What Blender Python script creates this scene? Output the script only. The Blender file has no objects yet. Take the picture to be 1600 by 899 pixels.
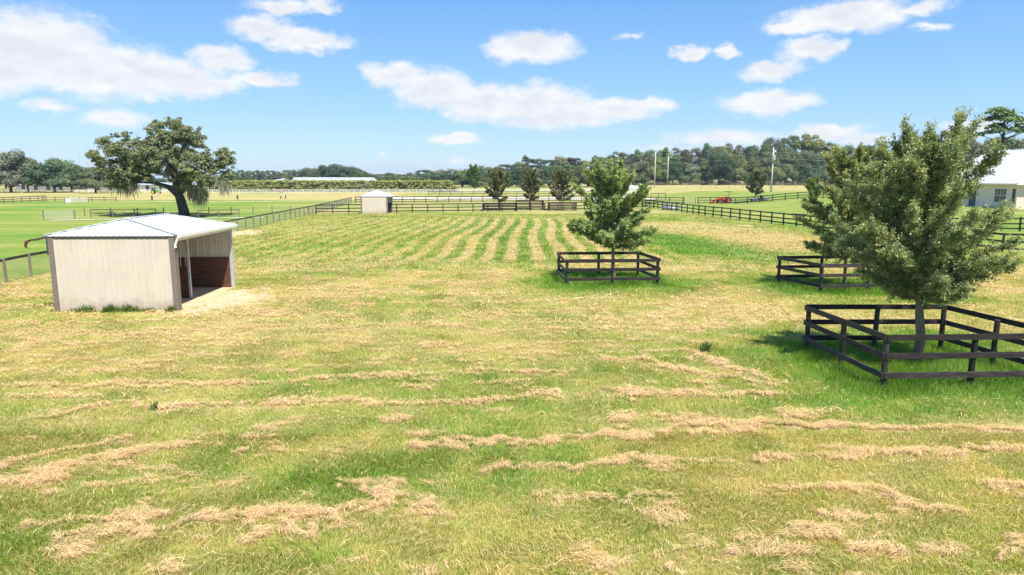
import bpy, math, random
import numpy as np
from mathutils import Vector, Matrix
C = bpy.context; S = C.scene; COL = S.collection
R = math.radians
# ------------------------------------------------------------ camera
CAM_H = 5.2; PITCH = R(9.131); FPX = 1067.0
cam = bpy.data.cameras.new('camera'); cam.lens = 24.0; cam.sensor_width = 36; cam.clip_end = 9000; cam.clip_start = .1
co = bpy.data.objects.new('camera', cam); COL.objects.link(co); co.location = (0, 0, CAM_H); co.rotation_euler = (R(90) - PITCH, 0, 0)
S.camera = co
# ------------------------------------------------------------ light
SUN = Vector((.30, -.46, 1)).normalized()
EL = math.asin(SUN.z); ROT = math.atan2(SUN.x, SUN.y)
sl = bpy.data.lights.new('sun', 'SUN'); sl.energy = 4.6; sl.angle = R(.53); sl.color = (1, .955, .88)
so = bpy.data.objects.new('sun', sl); COL.objects.link(so); so.rotation_euler = SUN.to_track_quat('Z', 'Y').to_euler(); so.location = (0, 0, 60)
vs = S.view_settings; vs.view_transform = 'Standard'; vs.look = 'None'; vs.gamma = 1; vs.use_curve_mapping = False; vs.exposure = .80
S.render.engine = 'CYCLES'; S.cycles.max_bounces = 6; S.cycles.diffuse_bounces = 3; S.cycles.glossy_bounces = 2; S.cycles.transparent_max_bounces = 8
S.cycles.volume_bounces = 0; S.cycles.use_denoising = True; S.cycles.caustics_reflective = False; S.cycles.caustics_refractive = False

def pix(x, y, z=0.0):
    """ground (or height z) point seen at pixel x, y of the 1600 px wide photograph"""
    u = (x - 800) / FPX; v = (449.5 - y) / FPX
    d = (u, math.cos(PITCH) + v * math.sin(PITCH), -math.sin(PITCH) + v * math.cos(PITCH))
    t = (z - CAM_H) / d[2]
    return (d[0] * t, d[1] * t)
def pxd(x, y, d):
    """point at depth y=d seen at pixel"""
    u = (x - 800) / FPX; v = (449.5 - y) / FPX
    q = (u, math.cos(PITCH) + v * math.sin(PITCH), -math.sin(PITCH) + v * math.cos(PITCH)); t = d / q[1]
    return (q[0] * t, d, CAM_H + q[2] * t)

# ------------------------------------------------------------ sky with clouds
W = bpy.data.worlds.new('World'); S.world = W; W.use_nodes = True
nt = W.node_tree; nt.nodes.clear()
def nn(t, typ, **kw):
    n = t.nodes.new(typ)
    for k, v in kw.items():
        if k.startswith('i_'):
            key = k[2:]; key = int(key) if key.isdigit() else key.replace('_', ' ')
            n.inputs[key].default_value = v
        else: setattr(n, k, v)
    return n
out = nn(nt, 'ShaderNodeOutputWorld'); bg = nn(nt, 'ShaderNodeBackground')
sky = nn(nt, 'ShaderNodeTexSky'); sky.sky_type = 'NISHITA'; sky.sun_disc = False; sky.sun_elevation = EL; sky.sun_rotation = ROT
sky.air_density = 1.0; sky.dust_density = .35; sky.ozone_density = 2.2; sky.altitude = 0
bg.inputs['Strength'].default_value = .125
L = nt.links.new
def mth(t, op, a, b=None, c=None, clamp=False):
    n = t.nodes.new('ShaderNodeMath'); n.operation = op; n.use_clamp = clamp
    for i, q in enumerate((a, b, c)):
        if q is None: continue
        if isinstance(q, (int, float)): n.inputs[i].default_value = q
        else: t.links.new(q, n.inputs[i])
    return n.outputs[0]
tc = nn(nt, 'ShaderNodeTexCoord'); sp = nn(nt, 'ShaderNodeSeparateXYZ'); L(tc.outputs['Generated'], sp.inputs[0])
az = mth(nt, 'ARCTAN2', sp.outputs[0], sp.outputs[1]); el = mth(nt, 'ARCSINE', sp.outputs[2])
cb = nn(nt, 'ShaderNodeCombineXYZ'); L(az, cb.inputs[0]); L(el, cb.inputs[1])
def fbm_node(scale, detail, rough, vecsock, stretch=(1, 1, 1), off=(0, 0, 0)):
    mp = nn(nt, 'ShaderNodeMapping'); mp.inputs['Scale'].default_value = stretch; mp.inputs['Location'].default_value = off
    L(vecsock, mp.inputs[0])
    n = nn(nt, 'ShaderNodeTexNoise'); n.inputs['Scale'].default_value = scale; n.inputs['Detail'].default_value = detail; n.inputs['Roughness'].default_value = rough
    L(mp.outputs[0], n.inputs['Vector']); return n
w1 = fbm_node(26, 5, .58, cb.outputs[0], (1, 1.5, 1))
ws = nn(nt, 'ShaderNodeVectorMath', operation='SUBTRACT'); L(w1.outputs['Color'], ws.inputs[0]); ws.inputs[1].default_value = (.5, .5, .5)
wm = nn(nt, 'ShaderNodeVectorMath', operation='MULTIPLY'); L(ws.outputs[0], wm.inputs[0]); wm.inputs[1].default_value = (.055, .032, 0)
wa = nn(nt, 'ShaderNodeVectorMath', operation='ADD'); L(cb.outputs[0], wa.inputs[0]); L(wm.outputs[0], wa.inputs[1])
CLOUDS = [  # pixel x, y, rx, ry, density
 (60, 75, 150, 62, 1), (150, 110, 150, 48, 1), (250, 120, 120, 36, 1), (330, 130, 60, 18, .9), (0, 90, 120, 58, 1), (345, 92, 58, 20, .9), (405, 122, 55, 16, .9),
 (75, 167, 48, 11, .55), (180, 184, 66, 17, .8), (410, 45, 60, 22, .9), (480, 64, 75, 19, .95), (440, 12, 60, 14, .8),
 (615, 118, 55, 22, .95), (680, 140, 70, 30, 1), (750, 160, 80, 30, 1), (840, 165, 100, 36, 1), (900, 178, 70, 25, 1), (960, 172, 80, 20, .95), (1020, 165, 40, 12, .85),
 (830, 75, 82, 26, 1), (1085, 84, 38, 12, .9), (1141, 82, 15, 15, .8), (1320, 25, 120, 26, 1), (1250, 42, 60, 15, .9), (1440, 12, 50, 14, .8),
 (1270, 78, 65, 20, .85), (1210, 110, 55, 17, .9), (1200, 160, 85, 21, 1), (712, 215, 48, 12, .85), (720, 254, 34, 9, .5),
 (1130, 216, 110, 17, .6), (1290, 205, 62, 16, .9), (1520, 198, 50, 14, .8), (990, 58, 30, 8, .35), (598, 241, 15, 6, .4), (1450, 46, 36, 9, .6), (1310, 72, 30, 14, .7), (1040, 230, 110, 10, .3), (1350, 215, 60, 12, .6), (500, 10, 30, 14, .8)]
best = None
for (cx, cy, rx, ry, dn) in CLOUDS:
    p = Vector(pxd(cx, cy, 100)) - Vector((0, 0, CAM_H))
    a0 = math.atan2(p.x, p.y); e0 = math.asin(p.z / p.length)
    k = math.cos(a0)
    s1 = nn(nt, 'ShaderNodeVectorMath', operation='SUBTRACT'); L(wa.outputs[0], s1.inputs[0]); s1.inputs[1].default_value = (a0, e0, 0)
    s2 = nn(nt, 'ShaderNodeVectorMath', operation='MULTIPLY'); L(s1.outputs[0], s2.inputs[0]); s2.inputs[1].default_value = (FPX / rx / k / k, FPX / ry / k, 0)
    s3 = nn(nt, 'ShaderNodeVectorMath', operation='LENGTH'); L(s2.outputs[0], s3.inputs[0])
    m = mth(nt, 'MULTIPLY_ADD', s3.outputs['Value'], -dn, dn * 1.18)       # dn*(1.18-len)
    best = m if best is None else mth(nt, 'SMOOTH_MAX', best, m, .12)
n2 = fbm_node(48, 6, .62, cb.outputs[0], (1, 1.6, 1), (3, 1, 0))
dens = mth(nt, 'MULTIPLY_ADD', mth(nt, 'SUBTRACT', n2.outputs['Fac'], .5), .62, best)
mr = nn(nt, 'ShaderNodeMapRange', interpolation_type='SMOOTHSTEP'); L(dens, mr.inputs[0]); mr.inputs[1].default_value = .04; mr.inputs[2].default_value = .68
# light top / greyer heart of the clouds
n3 = fbm_node(20, 4, .55, cb.outputs[0], (1, 2.2, 1), (7, 2, 0))
shd = nn(nt, 'ShaderNodeMapRange'); L(mth(nt, 'MULTIPLY_ADD', n3.outputs['Fac'], .8, mth(nt, 'MULTIPLY', best, .25)), shd.inputs[0]); shd.inputs[1].default_value = .38; shd.inputs[2].default_value = .72
shd.inputs[3].default_value = 1; shd.inputs[4].default_value = 0
cc = nn(nt, 'ShaderNodeMix', data_type='RGBA'); L(shd.outputs[0], cc.inputs['Factor']); cc.inputs['A'].default_value = (3.75, 3.85, 4.1, 1); cc.inputs['B'].default_value = (4.85, 4.82, 4.86, 1)
# sky: deepen the blue a little
hs = nn(nt, 'ShaderNodeHueSaturation'); hs.inputs['Saturation'].default_value = 1.0; L(sky.outputs[0], hs.inputs['Color'])
tint = nn(nt, 'ShaderNodeMix', data_type='RGBA', blend_type='MULTIPLY'); tint.inputs['Factor'].default_value = 1; tint.blend_type = 'MIX'; tint.inputs['Factor'].default_value = .72; L(hs.outputs[0], tint.inputs['A'])
rp = nn(nt, 'ShaderNodeValToRGB'); L(mth(nt, 'DIVIDE', el, 1.2), rp.inputs[0]); L(rp.outputs[0], tint.inputs['B'])
rp.color_ramp.elements[0].position = 0; rp.color_ramp.elements[0].color = (1.85, 3.0, 4.4, 1); rp.color_ramp.elements[1].position = 1; rp.color_ramp.elements[1].color = (.25, 1.0, 2.8, 1)
for ps, cl_ in ((.075, (1.15, 2.55, 4.5)), (.225, (.45, 1.65, 4.0))):
    q = rp.color_ramp.elements.new(ps); q.color = (*cl_, 1)
mx = nn(nt, 'ShaderNodeMix', data_type='RGBA'); L(mth(nt, 'MULTIPLY', mr.outputs[0], .96), mx.inputs['Factor']); L(tint.outputs['Result'], mx.inputs['A']); L(cc.outputs['Result'], mx.inputs['B'])
L(mx.outputs['Result'], bg.inputs['Color']); L(bg.outputs[0], out.inputs['Surface'])
SKYTINT = tint

# ------------------------------------------------------------ helpers
rng = np.random.default_rng(7); random.seed(7)
def tag(o, label=None, cat=None, group=None, kind=None):
    if label: o['label'] = label
    if cat: o['category'] = cat
    if group: o['group'] = group
    if kind: o['kind'] = kind
    return o
def empty(name, loc=(0, 0, 0), rz=0):
    o = bpy.data.objects.new(name, None); COL.objects.link(o); o.location = loc; o.rotation_euler = (0, 0, rz); o.empty_display_size = .3
    return o
def children(o): return [c for c in bpy.data.objects if c.parent == o]
def copy_tree(o, loc, rz=0, sc=None):
    r = o.copy(); COL.objects.link(r); r.location = loc; r.rotation_euler = (0, 0, rz)
    if sc is not None: r.scale = sc
    for ch in children(o):
        c = ch.copy(); COL.objects.link(c); c.parent = r
        for g in children(ch):
            d = g.copy(); COL.objects.link(d); d.parent = c
    return r
class MB:
    def __init__(s): s.v = []; s.f = []
    def poly(s, vs, fs):
        n = len(s.v); s.v += [tuple(p) for p in vs]; s.f += [tuple(n + i for i in f) for f in fs]; return s
    def box(s, c, d, rz=0, jit=0):
        x, y, z = d[0] / 2, d[1] / 2, d[2] / 2; ca, sa = math.cos(rz), math.sin(rz); vs = []
        for k in (-1, 1):
            for (a, b) in ((-1, -1), (1, -1), (1, 1), (-1, 1)):
                px, py = a * x, b * y
                vs.append((c[0] + px * ca - py * sa, c[1] + px * sa + py * ca, c[2] + k * z))
        return s.poly(vs, [(3, 2, 1, 0), (4, 5, 6, 7), (0, 1, 5, 4), (1, 2, 6, 5), (2, 3, 7, 6), (3, 0, 4, 7)])
    def beam(s, p, q, w, h, up=(0, 0, 1)):
        """bar p-q, w across, h along up"""
        p = Vector(p); q = Vector(q); d = (q - p).normalized(); up = Vector(up)
        a = d.cross(up)
        if a.length < 1e-4: a = d.cross(Vector((1, 0, 0)))
        a.normalize(); b = a.cross(d).normalized(); a *= w / 2; b *= h / 2
        vs = [p - a - b, p + a - b, p + a + b, p - a + b, q - a - b, q + a - b, q + a + b, q - a + b]
        return s.poly(vs, [(0, 1, 2, 3), (7, 6, 5, 4), (1, 0, 4, 5), (2, 1, 5, 6), (3, 2, 6, 7), (0, 3, 7, 4)])
    def tube(s, pts, rad, n=8, cap=True):
        pts = [Vector(p) for p in pts]; rings = []; ref = Vector((0.13, .97, .2))
        for i, p in enumerate(pts):
            d = (pts[min(i + 1, len(pts) - 1)] - pts[max(i - 1, 0)]).normalized()
            a = d.cross(ref)
            if a.length < .05: a = d.cross(Vector((1, 0, 0)))
            a.normalize(); b = d.cross(a).normalized(); r = rad[i] if hasattr(rad, '__len__') else rad
            rings.append([p + a * r * math.cos(2 * math.pi * k / n) + b * r * math.sin(2 * math.pi * k / n) for k in range(n)])
        vs = [q for r_ in rings for q in r_]; fs = []
        for i in range(len(pts) - 1):
            for k in range(n):
                fs.append((i * n + k, i * n + (k + 1) % n, (i + 1) * n + (k + 1) % n, (i + 1) * n + k))
        if cap: fs.append(tuple(range(n - 1, -1, -1))); fs.append(tuple((len(pts) - 1) * n + k for k in range(n)))
        return s.poly(vs, fs)
    def disc(s, c, ax, r, w, n=20):
        ax = Vector(ax).normalized(); return s.tube([Vector(c) - ax * w / 2, Vector(c) + ax * w / 2], r, n)
    def build(s, name, m, parent=None, smooth=False, bevel=0):
        me = bpy.data.meshes.new(name); me.from_pydata(s.v, [], s.f); me.update()
        if smooth: me.polygons.foreach_set('use_smooth', [True] * len(me.polygons))
        o = bpy.data.objects.new(name, me); COL.objects.link(o)
        if m: me.materials.append(m)
        if parent: o.parent = parent
        if bevel:
            b = o.modifiers.new('bevel', 'BEVEL'); b.width = bevel; b.segments = 2; b.limit_method = 'ANGLE'
        return o
def np_mesh(name, V, F, m, col=None, parent=None, smooth=False, nrm=None):
    """V (n,3), F (m,k) uniform faces"""
    me = bpy.data.meshes.new(name); k = F.shape[1]
    me.vertices.add(len(V)); me.vertices.foreach_set('co', V.astype(np.float32).ravel())
    me.loops.add(F.size); me.loops.foreach_set('vertex_index', F.astype(np.int32).ravel())
    me.polygons.add(len(F)); me.polygons.foreach_set('loop_start', (np.arange(len(F)) * k).astype(np.int32)); me.polygons.foreach_set('loop_total', np.full(len(F), k, np.int32))
    if smooth: me.polygons.foreach_set('use_smooth', np.ones(len(F), bool))
    me.update(calc_edges=True)
    if col is not None:
        a = me.color_attributes.new('Col', 'FLOAT_COLOR', 'POINT'); c4 = np.ones((len(V), 4), np.float32); c4[:, :3] = col; a.data.foreach_set('color', c4.ravel())
    if m: me.materials.append(m)
    o = bpy.data.objects.new(name, me); COL.objects.link(o)
    if parent: o.parent = parent
    return o
# value noise in numpy
def _h(ix, iy, s):
    n = (ix * 374761393 + iy * 668265263 + s * 982451653) & 0xffffffff
    n = ((n ^ (n >> 13)) * 1274126177) & 0xffffffff; n = (n ^ (n >> 16)) & 0xffffffff
    return n / 4294967295.0
def vn(x, y, s=0):
    x = np.asarray(x, float); y = np.asarray(y, float)
    ix = np.floor(x).astype(np.int64); iy = np.floor(y).astype(np.int64); fx = x - ix; fy = y - iy
    fx = fx * fx * (3 - 2 * fx); fy = fy * fy * (3 - 2 * fy)
    a = _h(ix, iy, s); b = _h(ix + 1, iy, s); c = _h(ix, iy + 1, s); d = _h(ix + 1, iy + 1, s)
    return (a * (1 - fx) + b * fx) * (1 - fy) + (c * (1 - fx) + d * fx) * fy
def fbm(x, y, s=0, o=4):
    t = 0; a = .5; n = 0
    for i in range(o):
        t = t + a * vn(x * 2 ** i + 17.3 * i, y * 2 ** i + 9.1 * i, s + i); n += a; a *= .55
    return t / n
def sst(a, b, x):
    t = np.clip((x - a) / (b - a), 0, 1); return t * t * (3 - 2 * t)

# ------------------------------------------------------------ materials
def newmat(name):
    m = bpy.data.materials.new(name); m.use_nodes = True; t = m.node_tree; t.nodes.clear()
    o = nn(t, 'ShaderNodeOutputMaterial'); p = nn(t, 'ShaderNodeBsdfPrincipled'); t.links.new(p.outputs[0], o.inputs[0])
    return m, t, p, o
def mat(name, col, rough=.7, var=.15, scale=4, bump=.0, bscale=None, metal=0, spec=.4, stretch=(1, 1, 1), col2=None, coords='Object', detail=5):
    m, t, p, o = newmat(name)
    tc = nn(t, 'ShaderNodeTexCoord'); mp = nn(t, 'ShaderNodeMapping'); mp.inputs['Scale'].default_value = stretch; t.links.new(tc.outputs[coords], mp.inputs[0])
    n = nn(t, 'ShaderNodeTexNoise'); n.inputs['Scale'].default_value = scale; n.inputs['Detail'].default_value = detail; n.inputs['Roughness'].default_value = .6; t.links.new(mp.outputs[0], n.inputs[0])
    mx = nn(t, 'ShaderNodeMix', data_type='RGBA'); mr = nn(t, 'ShaderNodeMapRange'); mr.inputs[1].default_value = .3; mr.inputs[2].default_value = .7; t.links.new(n.outputs['Fac'], mr.inputs[0]); t.links.new(mr.outputs[0], mx.inputs['Factor'])
    c2 = col2 or tuple(min(1, c * (1 + var)) for c in col)
    mx.inputs['A'].default_value = (*[c * (1 - var) for c in col], 1); mx.inputs['B'].default_value = (*c2, 1)
    t.links.new(mx.outputs['Result'], p.inputs['Base Color'])
    p.inputs['Roughness'].default_value = rough; p.inputs['Metallic'].default_value = metal; p.inputs['Specular IOR Level'].default_value = spec
    if bump:
        nb = nn(t, 'ShaderNodeTexNoise'); nb.inputs['Scale'].default_value = bscale or scale * 4; nb.inputs['Detail'].default_value = 4; t.links.new(mp.outputs[0], nb.inputs[0])
        b = nn(t, 'ShaderNodeBump'); b.inputs['Strength'].default_value = bump; b.inputs['Distance'].default_value = .02; t.links.new(nb.outputs['Fac'], b.inputs['Height']); t.links.new(b.outputs[0], p.inputs['Normal'])
    return m
def leafmat(name, trans=.3, rough=.55, spec=.35, objvar=0.0, sheen=0):
    m, t, p, o = newmat(name)
    at = nn(t, 'ShaderNodeAttribute', attribute_name='Col'); src = at.outputs['Color']
    if objvar:
        oi = nn(t, 'ShaderNodeObjectInfo'); h = nn(t, 'ShaderNodeHueSaturation')
        t.links.new(mth(t, 'MULTIPLY_ADD', oi.outputs['Random'], objvar * .10, .5 - objvar * .05), h.inputs['Hue'])
        t.links.new(mth(t, 'MULTIPLY_ADD', mth(t, 'FRACT', mth(t, 'MULTIPLY', oi.outputs['Random'], 7.31)), objvar * .75, 1 - objvar * .35), h.inputs['Value'])
        t.links.new(mth(t, 'MULTIPLY_ADD', mth(t, 'FRACT', mth(t, 'MULTIPLY', oi.outputs['Random'], 13.7)), objvar * .5, 1 - objvar * .35), h.inputs['Saturation'])
        t.links.new(src, h.inputs['Color']); src = h.outputs[0]
    t.links.new(src, p.inputs['Base Color']); p.inputs['Roughness'].default_value = rough; p.inputs['Specular IOR Level'].default_value = spec
    tr = nn(t, 'ShaderNodeBsdfTranslucent'); mm = nn(t, 'ShaderNodeMix', data_type='RGBA', blend_type='MULTIPLY'); mm.inputs['Factor'].default_value = 1; mm.inputs['B'].default_value = (1.25, 1.15, .55, 1)
    t.links.new(src, mm.inputs['A']); t.links.new(mm.outputs['Result'], tr.inputs['Color'])
    ms = nn(t, 'ShaderNodeMixShader'); ms.inputs[0].default_value = trans; t.links.new(p.outputs[0], ms.inputs[1]); t.links.new(tr.outputs[0], ms.inputs[2]); t.links.new(ms.outputs[0], o.inputs[0])
    return m
M = {}
M['blackwood'] = mat('black_stained_wood', (.018, .015, .015), .6, .5, 2.0, .5, 30, stretch=(1, 1, 6), col2=(.05, .04, .038), spec=.35)
M['blackboard'] = mat('black_stained_board', (.020, .016, .017), .6, .45, 1.6, .5, 26, stretch=(1.2, 1.2, 8), col2=(.062, .046, .045), spec=.35)
M['darkfence'] = mat('dark_fence_paint', (.018, .017, .016), .6, .3, 3, .2)
M['greywood'] = mat('weathered_grey_wood', (.20, .16, .125), .85, .35, 3, .5, 30, stretch=(1, 1, .3))
M['brownwood'] = mat('weathered_brown_wood', (.11, .075, .055), .85, .35, 3, .3, 30)
M['beige'] = mat('beige_metal_siding', (.62, .54, .44), .55, .07, 1.1, .05, 9, spec=.3)
M['greytrim'] = mat('taupe_metal_trim', (.20, .165, .14), .55, .12, 3)
M['lightmetal'] = mat('pale_galvanised_metal', (.55, .56, .57), .45, .1, 3, metal=.25)
M['innermetal'] = mat('bare_inner_metal', (.58, .56, .50), .5, .16, 2, stretch=(1, 1, .3))
M['roof'] = mat('white_metal_roof', (.64, .66, .69), .5, .05, 1.5, spec=.35)
M['gutter'] = mat('white_gutter_paint', (.78, .76, .71), .5, .06, 4)
M['redwood'] = mat('reddish_wood_boards', (.075, .036, .023), .75, .4, 2.4, .4, 20, stretch=(.5, .5, 7), col2=(.19, .080, .048))
M['rust'] = mat('rusty_brown_metal', (.13, .055, .03), .8, .4, 5)
M['darkmetal'] = mat('dark_metal', (.06, .06, .065), .5, .2, 5)
M['bark'] = mat('tree_bark', (.21, .155, .11), .9, .45, 5, .8, 22, stretch=(1, 1, .35))
M['oakbark'] = mat('dark_oak_bark', (.055, .045, .038), .9, .4, 1.5, .8, 8, stretch=(1, 1, .35))
M['white'] = mat('white_fence_paint', (.72, .71, .68), .6, .08, 2)
M['pole'] = mat('weathered_pole_wood', (.50, .46, .37), .85, .2, 3, .3)
M['concrete'] = mat('grey_concrete_pole', (.50, .50, .49), .8, .1, 3)
for k_ in ('blackboard', 'blackwood', 'darkfence'):
    t = M[k_].node_tree; p = [n for n in t.nodes if n.type == 'BSDF_PRINCIPLED'][0]; lk = p.inputs['Base Color'].links[0].from_socket; oi = nn(t, 'ShaderNodeObjectInfo'); hv = nn(t, 'ShaderNodeHueSaturation')
    t.links.new(mth(t, 'MULTIPLY_ADD', oi.outputs['Random'], 1.1, .6), hv.inputs['Value']); t.links.new(lk, hv.inputs['Color']); t.links.new(hv.outputs[0], p.inputs['Base Color'])
# mud splash and rain streaks on the siding
t = M['beige'].node_tree; p = [n for n in t.nodes if n.type == 'BSDF_PRINCIPLED'][0]; lk = p.inputs['Base Color'].links[0].from_socket
tc_ = nn(t, 'ShaderNodeTexCoord'); sx_ = nn(t, 'ShaderNodeSeparateXYZ'); t.links.new(tc_.outputs['Object'], sx_.inputs[0]); nz_ = nn(t, 'ShaderNodeTexNoise'); nz_.inputs['Scale'].default_value = 3.5; nz_.inputs['Detail'].default_value = 6; t.links.new(tc_.outputs['Object'], nz_.inputs[0])
mr_ = nn(t, 'ShaderNodeMapRange'); t.links.new(mth(t, 'SUBTRACT', sx_.outputs[2], mth(t, 'MULTIPLY', nz_.outputs['Fac'], .9)), mr_.inputs[0]); mr_.inputs[1].default_value = .15; mr_.inputs[2].default_value = -.45; mr_.inputs[3].default_value = 0; mr_.inputs[4].default_value = .7
mp_ = nn(t, 'ShaderNodeMapping'); mp_.inputs['Scale'].default_value = (5, 5, .25); t.links.new(tc_.outputs['Object'], mp_.inputs[0]); ns_ = nn(t, 'ShaderNodeTexNoise'); ns_.inputs['Scale'].default_value = 1.6; ns_.inputs['Detail'].default_value = 4; t.links.new(mp_.outputs[0], ns_.inputs[0])
mr2_ = nn(t, 'ShaderNodeMapRange'); t.links.new(ns_.outputs['Fac'], mr2_.inputs[0]); mr2_.inputs[1].default_value = .55; mr2_.inputs[2].default_value = .75; mr2_.inputs[3].default_value = 0; mr2_.inputs[4].default_value = .22
mx_ = nn(t, 'ShaderNodeMix', data_type='RGBA'); t.links.new(mth(t, 'MAXIMUM', mr_.outputs[0], mr2_.outputs[0]), mx_.inputs['Factor']); t.links.new(lk, mx_.inputs['A']); mx_.inputs['B'].default_value = (.36, .29, .20, 1); t.links.new(mx_.outputs['Result'], p.inputs['Base Color'])
M['wire'] = mat('galvanised_wire', (.26, .26, .25), .6, .2, 5, metal=.3)
M['housewall'] = mat('pale_stucco', (.88, .68, .55), .85, .04, 2, .1, 40)
M['houseroof'] = mat('cream_metal_roof', (.60, .59, .55), .5, .05, .6)
M['glass'] = mat('dark_window_glass', (.05, .065, .08), .08, .3, 1.2, spec=.8)
M['shutter'] = mat('dark_shutter_paint', (.06, .06, .065), .6, .2, 5)
M['red'] = mat('orange_red_paint', (.55, .10, .045), .4, .15, 4)
M['tyre'] = mat('black_rubber', (.025, .025, .027), .85, .3, 8)
M['greypaint'] = mat('grey_vehicle_paint', (.20, .21, .24), .4, .15, 4)
M['dullred'] = mat('faded_red_paint', (.28, .09, .06), .7, .2, 4)
M['greenpaint'] = mat('green_tractor_paint', (.04, .28, .05), .4, .15, 4)
M['yellowpaint'] = mat('yellow_wheel_paint', (.75, .58, .05), .5, .1, 4)
M['skin'] = mat('skin', (.45, .28, .2), .6, .05, 8)
M['cloth'] = mat('dark_clothing', (.05, .05, .06), .9, .3, 8)
M['sand'] = mat('pale_sand', (.66, .60, .50), .95, .12, .5, .3, 3)
M['yellowsand'] = mat('dry_grass_path', (.55, .46, .22), .95, .2, .4, .3, 3)
M['moss'] = leafmat('hanging_moss', .15, .9, .1)
M['leaf'] = leafmat('young_oak_leaves', .36, .42, .5)
M['farleaf'] = leafmat('far_tree_leaves', .12, .75, .15, objvar=.8)
M['oakleaf'] = leafmat('old_oak_leaves', .18, .6, .25)
M['grass'] = leafmat('grass_blades', .48, .7, .12)
M['hay'] = leafmat('dry_hay_strands', .22, .85, .08)

# ------------------------------------------------------------ what grows where on the ground
def P(*a): return np.array([pix(x, y) for x, y in a])
WIND = [  # (half width in metres, strength, points in the photograph turned into ground points)
 (.34, 1.0, P((-60, 775), (0, 760), (70, 742), (150, 715), (230, 705), (300, 702), (380, 716), (450, 718))),
 (.20, .8, P((-60, 785), (60, 768), (150, 762), (230, 757), (330, 750), (430, 748), (500, 750), (565, 760), (615, 788))),
 (.22, .9, P((-40, 648), (60, 648), (120, 640), (200, 633), (340, 633), (480, 630), (620, 632), (700, 628), (800, 622), (900, 613), (1000, 613), (1130, 618), (1230, 620))),
 (.19, 1.0, P((80, 845), (170, 830), (225, 832), (310, 815), (450, 805), (540, 802), (620, 795))),
 (.17, .9, P((60, 826), (170, 816), (260, 806))),
 (.30, 1.0, P((640, 700), (720, 682), (800, 694), (850, 690), (925, 683), (1000, 685), (1080, 672), (1200, 668), (1325, 668), (1425, 668), (1525, 672), (1680, 668))),
 (.17, .9, P((830, 735), (900, 737), (975, 728), (1060, 728), (1150, 728))),
 (.17, .85, P((745, 745), (770, 742), (830, 735))),
 (.17, .95, P((1170, 718), (1225, 718), (1280, 712), (1325, 720), (1400, 712), (1500, 710), (1600, 703), (1690, 700))),
 (.15, .9, P((865, 785), (950, 790), (1000, 782), (1050, 790), (1095, 790))),
 (.17, .95, P((1140, 775), (1190, 770), (1290, 765), (1335, 764))),
 (.24, 1.0, P((1335, 764), (1400, 776))), (.18, .9, P((1545, 757), (1600, 762))),
 (.16, 1.0, P((1255, 837), (1320, 836))), (.15, .95, P((1340, 820), (1372, 822))), (.17, 1.0, P((1350, 863), (1405, 867))),
 (.14, .9, P((1160, 858), (1230, 852), (1260, 848))), (.12, .9, P((1050, 868), (1100, 862))), (.13, .95, P((1018, 872), (1030, 885))),
 (.14, .9, P((1145, 875), (1172, 880))), (.13, .9, P((1290, 812), (1310, 814))), (.12, .95, P((1405, 790), (1440, 796))), (.12, .95, P((1462, 799), (1490, 801))),
 (.20, .9, P((1560, 875), (1610, 868))), (.20, .95, P((455, 830), (478, 846), (500, 828))), (.15, .95, P((375, 840), (400, 840))), (.17, .9, P((530, 805), (542, 835))),
 (.20, .8, P((80, 866), (125, 862))), (.18, .9, P((640, 795), (680, 805), (720, 812))), (.2, .8, P((1100, 690), (1180, 680))),
 (.24, .85, P((760, 622), (900, 620), (975, 620), (1100, 617), (1225, 622))),
 (.28, .9, P((950, 560), (1035, 570), (1080, 583), (1150, 593), (1250, 606))), (.30, .95, P((1070, 552), (1150, 575), (1200, 593), (1265, 606))),
 (.24, .85, P((-60, 604), (140, 605), (240, 605), (330, 602), (450, 597), (590, 590), (800, 582), (900, 583))),
 (.26, .8, P((600, 690), (640, 683), (700, 690), (740, 700), (790, 690))),
 (.2, .8, P((300, 730), (380, 722), (470, 712), (520, 700))), (.2, .75, P((-60, 745), (40, 725), (140, 705), (190, 690))),
]
for k, y0 in enumerate((578, 562, 546, 531, 518, 505, 494, 484, 474, 465)):   # cross rows of the headland
    pts = [(x, y0 - 14 * (x / 1200.) + 5 * math.sin(x / 170. + k * 1.7) + 3 * math.sin(x / 61. + k)) for x in range(-400, 1201, 90)]
    WIND.append((.17 + .02 * k, .50, P(*pts)))
ENC = [((2.65, 32.9), (2.5, 36.1), (6.75, 36.3), (7.15, 33.2)), ((14.1, 30.8), (13.3, 33.7), (17.7, 34.1), (18.6, 31.2)), ((9.3, 16.5), (9.05, 20.4), (13.15, 20.4), (13.75, 16.7))]
def seg_dist(x, y, pts):
    d = np.full(x.shape, 1e9)
    for i in range(len(pts) - 1):
        a, b = pts[i], pts[i + 1]; v = b - a; L2 = (v ** 2).sum() + 1e-9
        t = np.clip(((x - a[0]) * v[0] + (y - a[1]) * v[1]) / L2, 0, 1)
        d = np.minimum(d, np.hypot(x - a[0] - t * v[0], y - a[1] - t * v[1]))
    return d
def quad_dist(x, y, q):
    """signed-ish distance outside an enclosure (negative inside)"""
    cx = sum(p[0] for p in q) / 4; cy = sum(p[1] for p in q) / 4
    hx = max(abs(p[0] - cx) for p in q) - .1; hy = max(abs(p[1] - cy) for p in q) - .1
    dx = np.abs(x - cx) - hx; dy = np.abs(y - cy) - hy
    return np.hypot(np.maximum(dx, 0), np.maximum(dy, 0)) + np.minimum(np.maximum(dx, dy), 0)
SHED = (-15.5, 29.5)
def right_edge(y): return np.interp(y, [0, 47, 71, 96, 126, 140], [60, 34.7, 31, 27, 23.8, 22])
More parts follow.
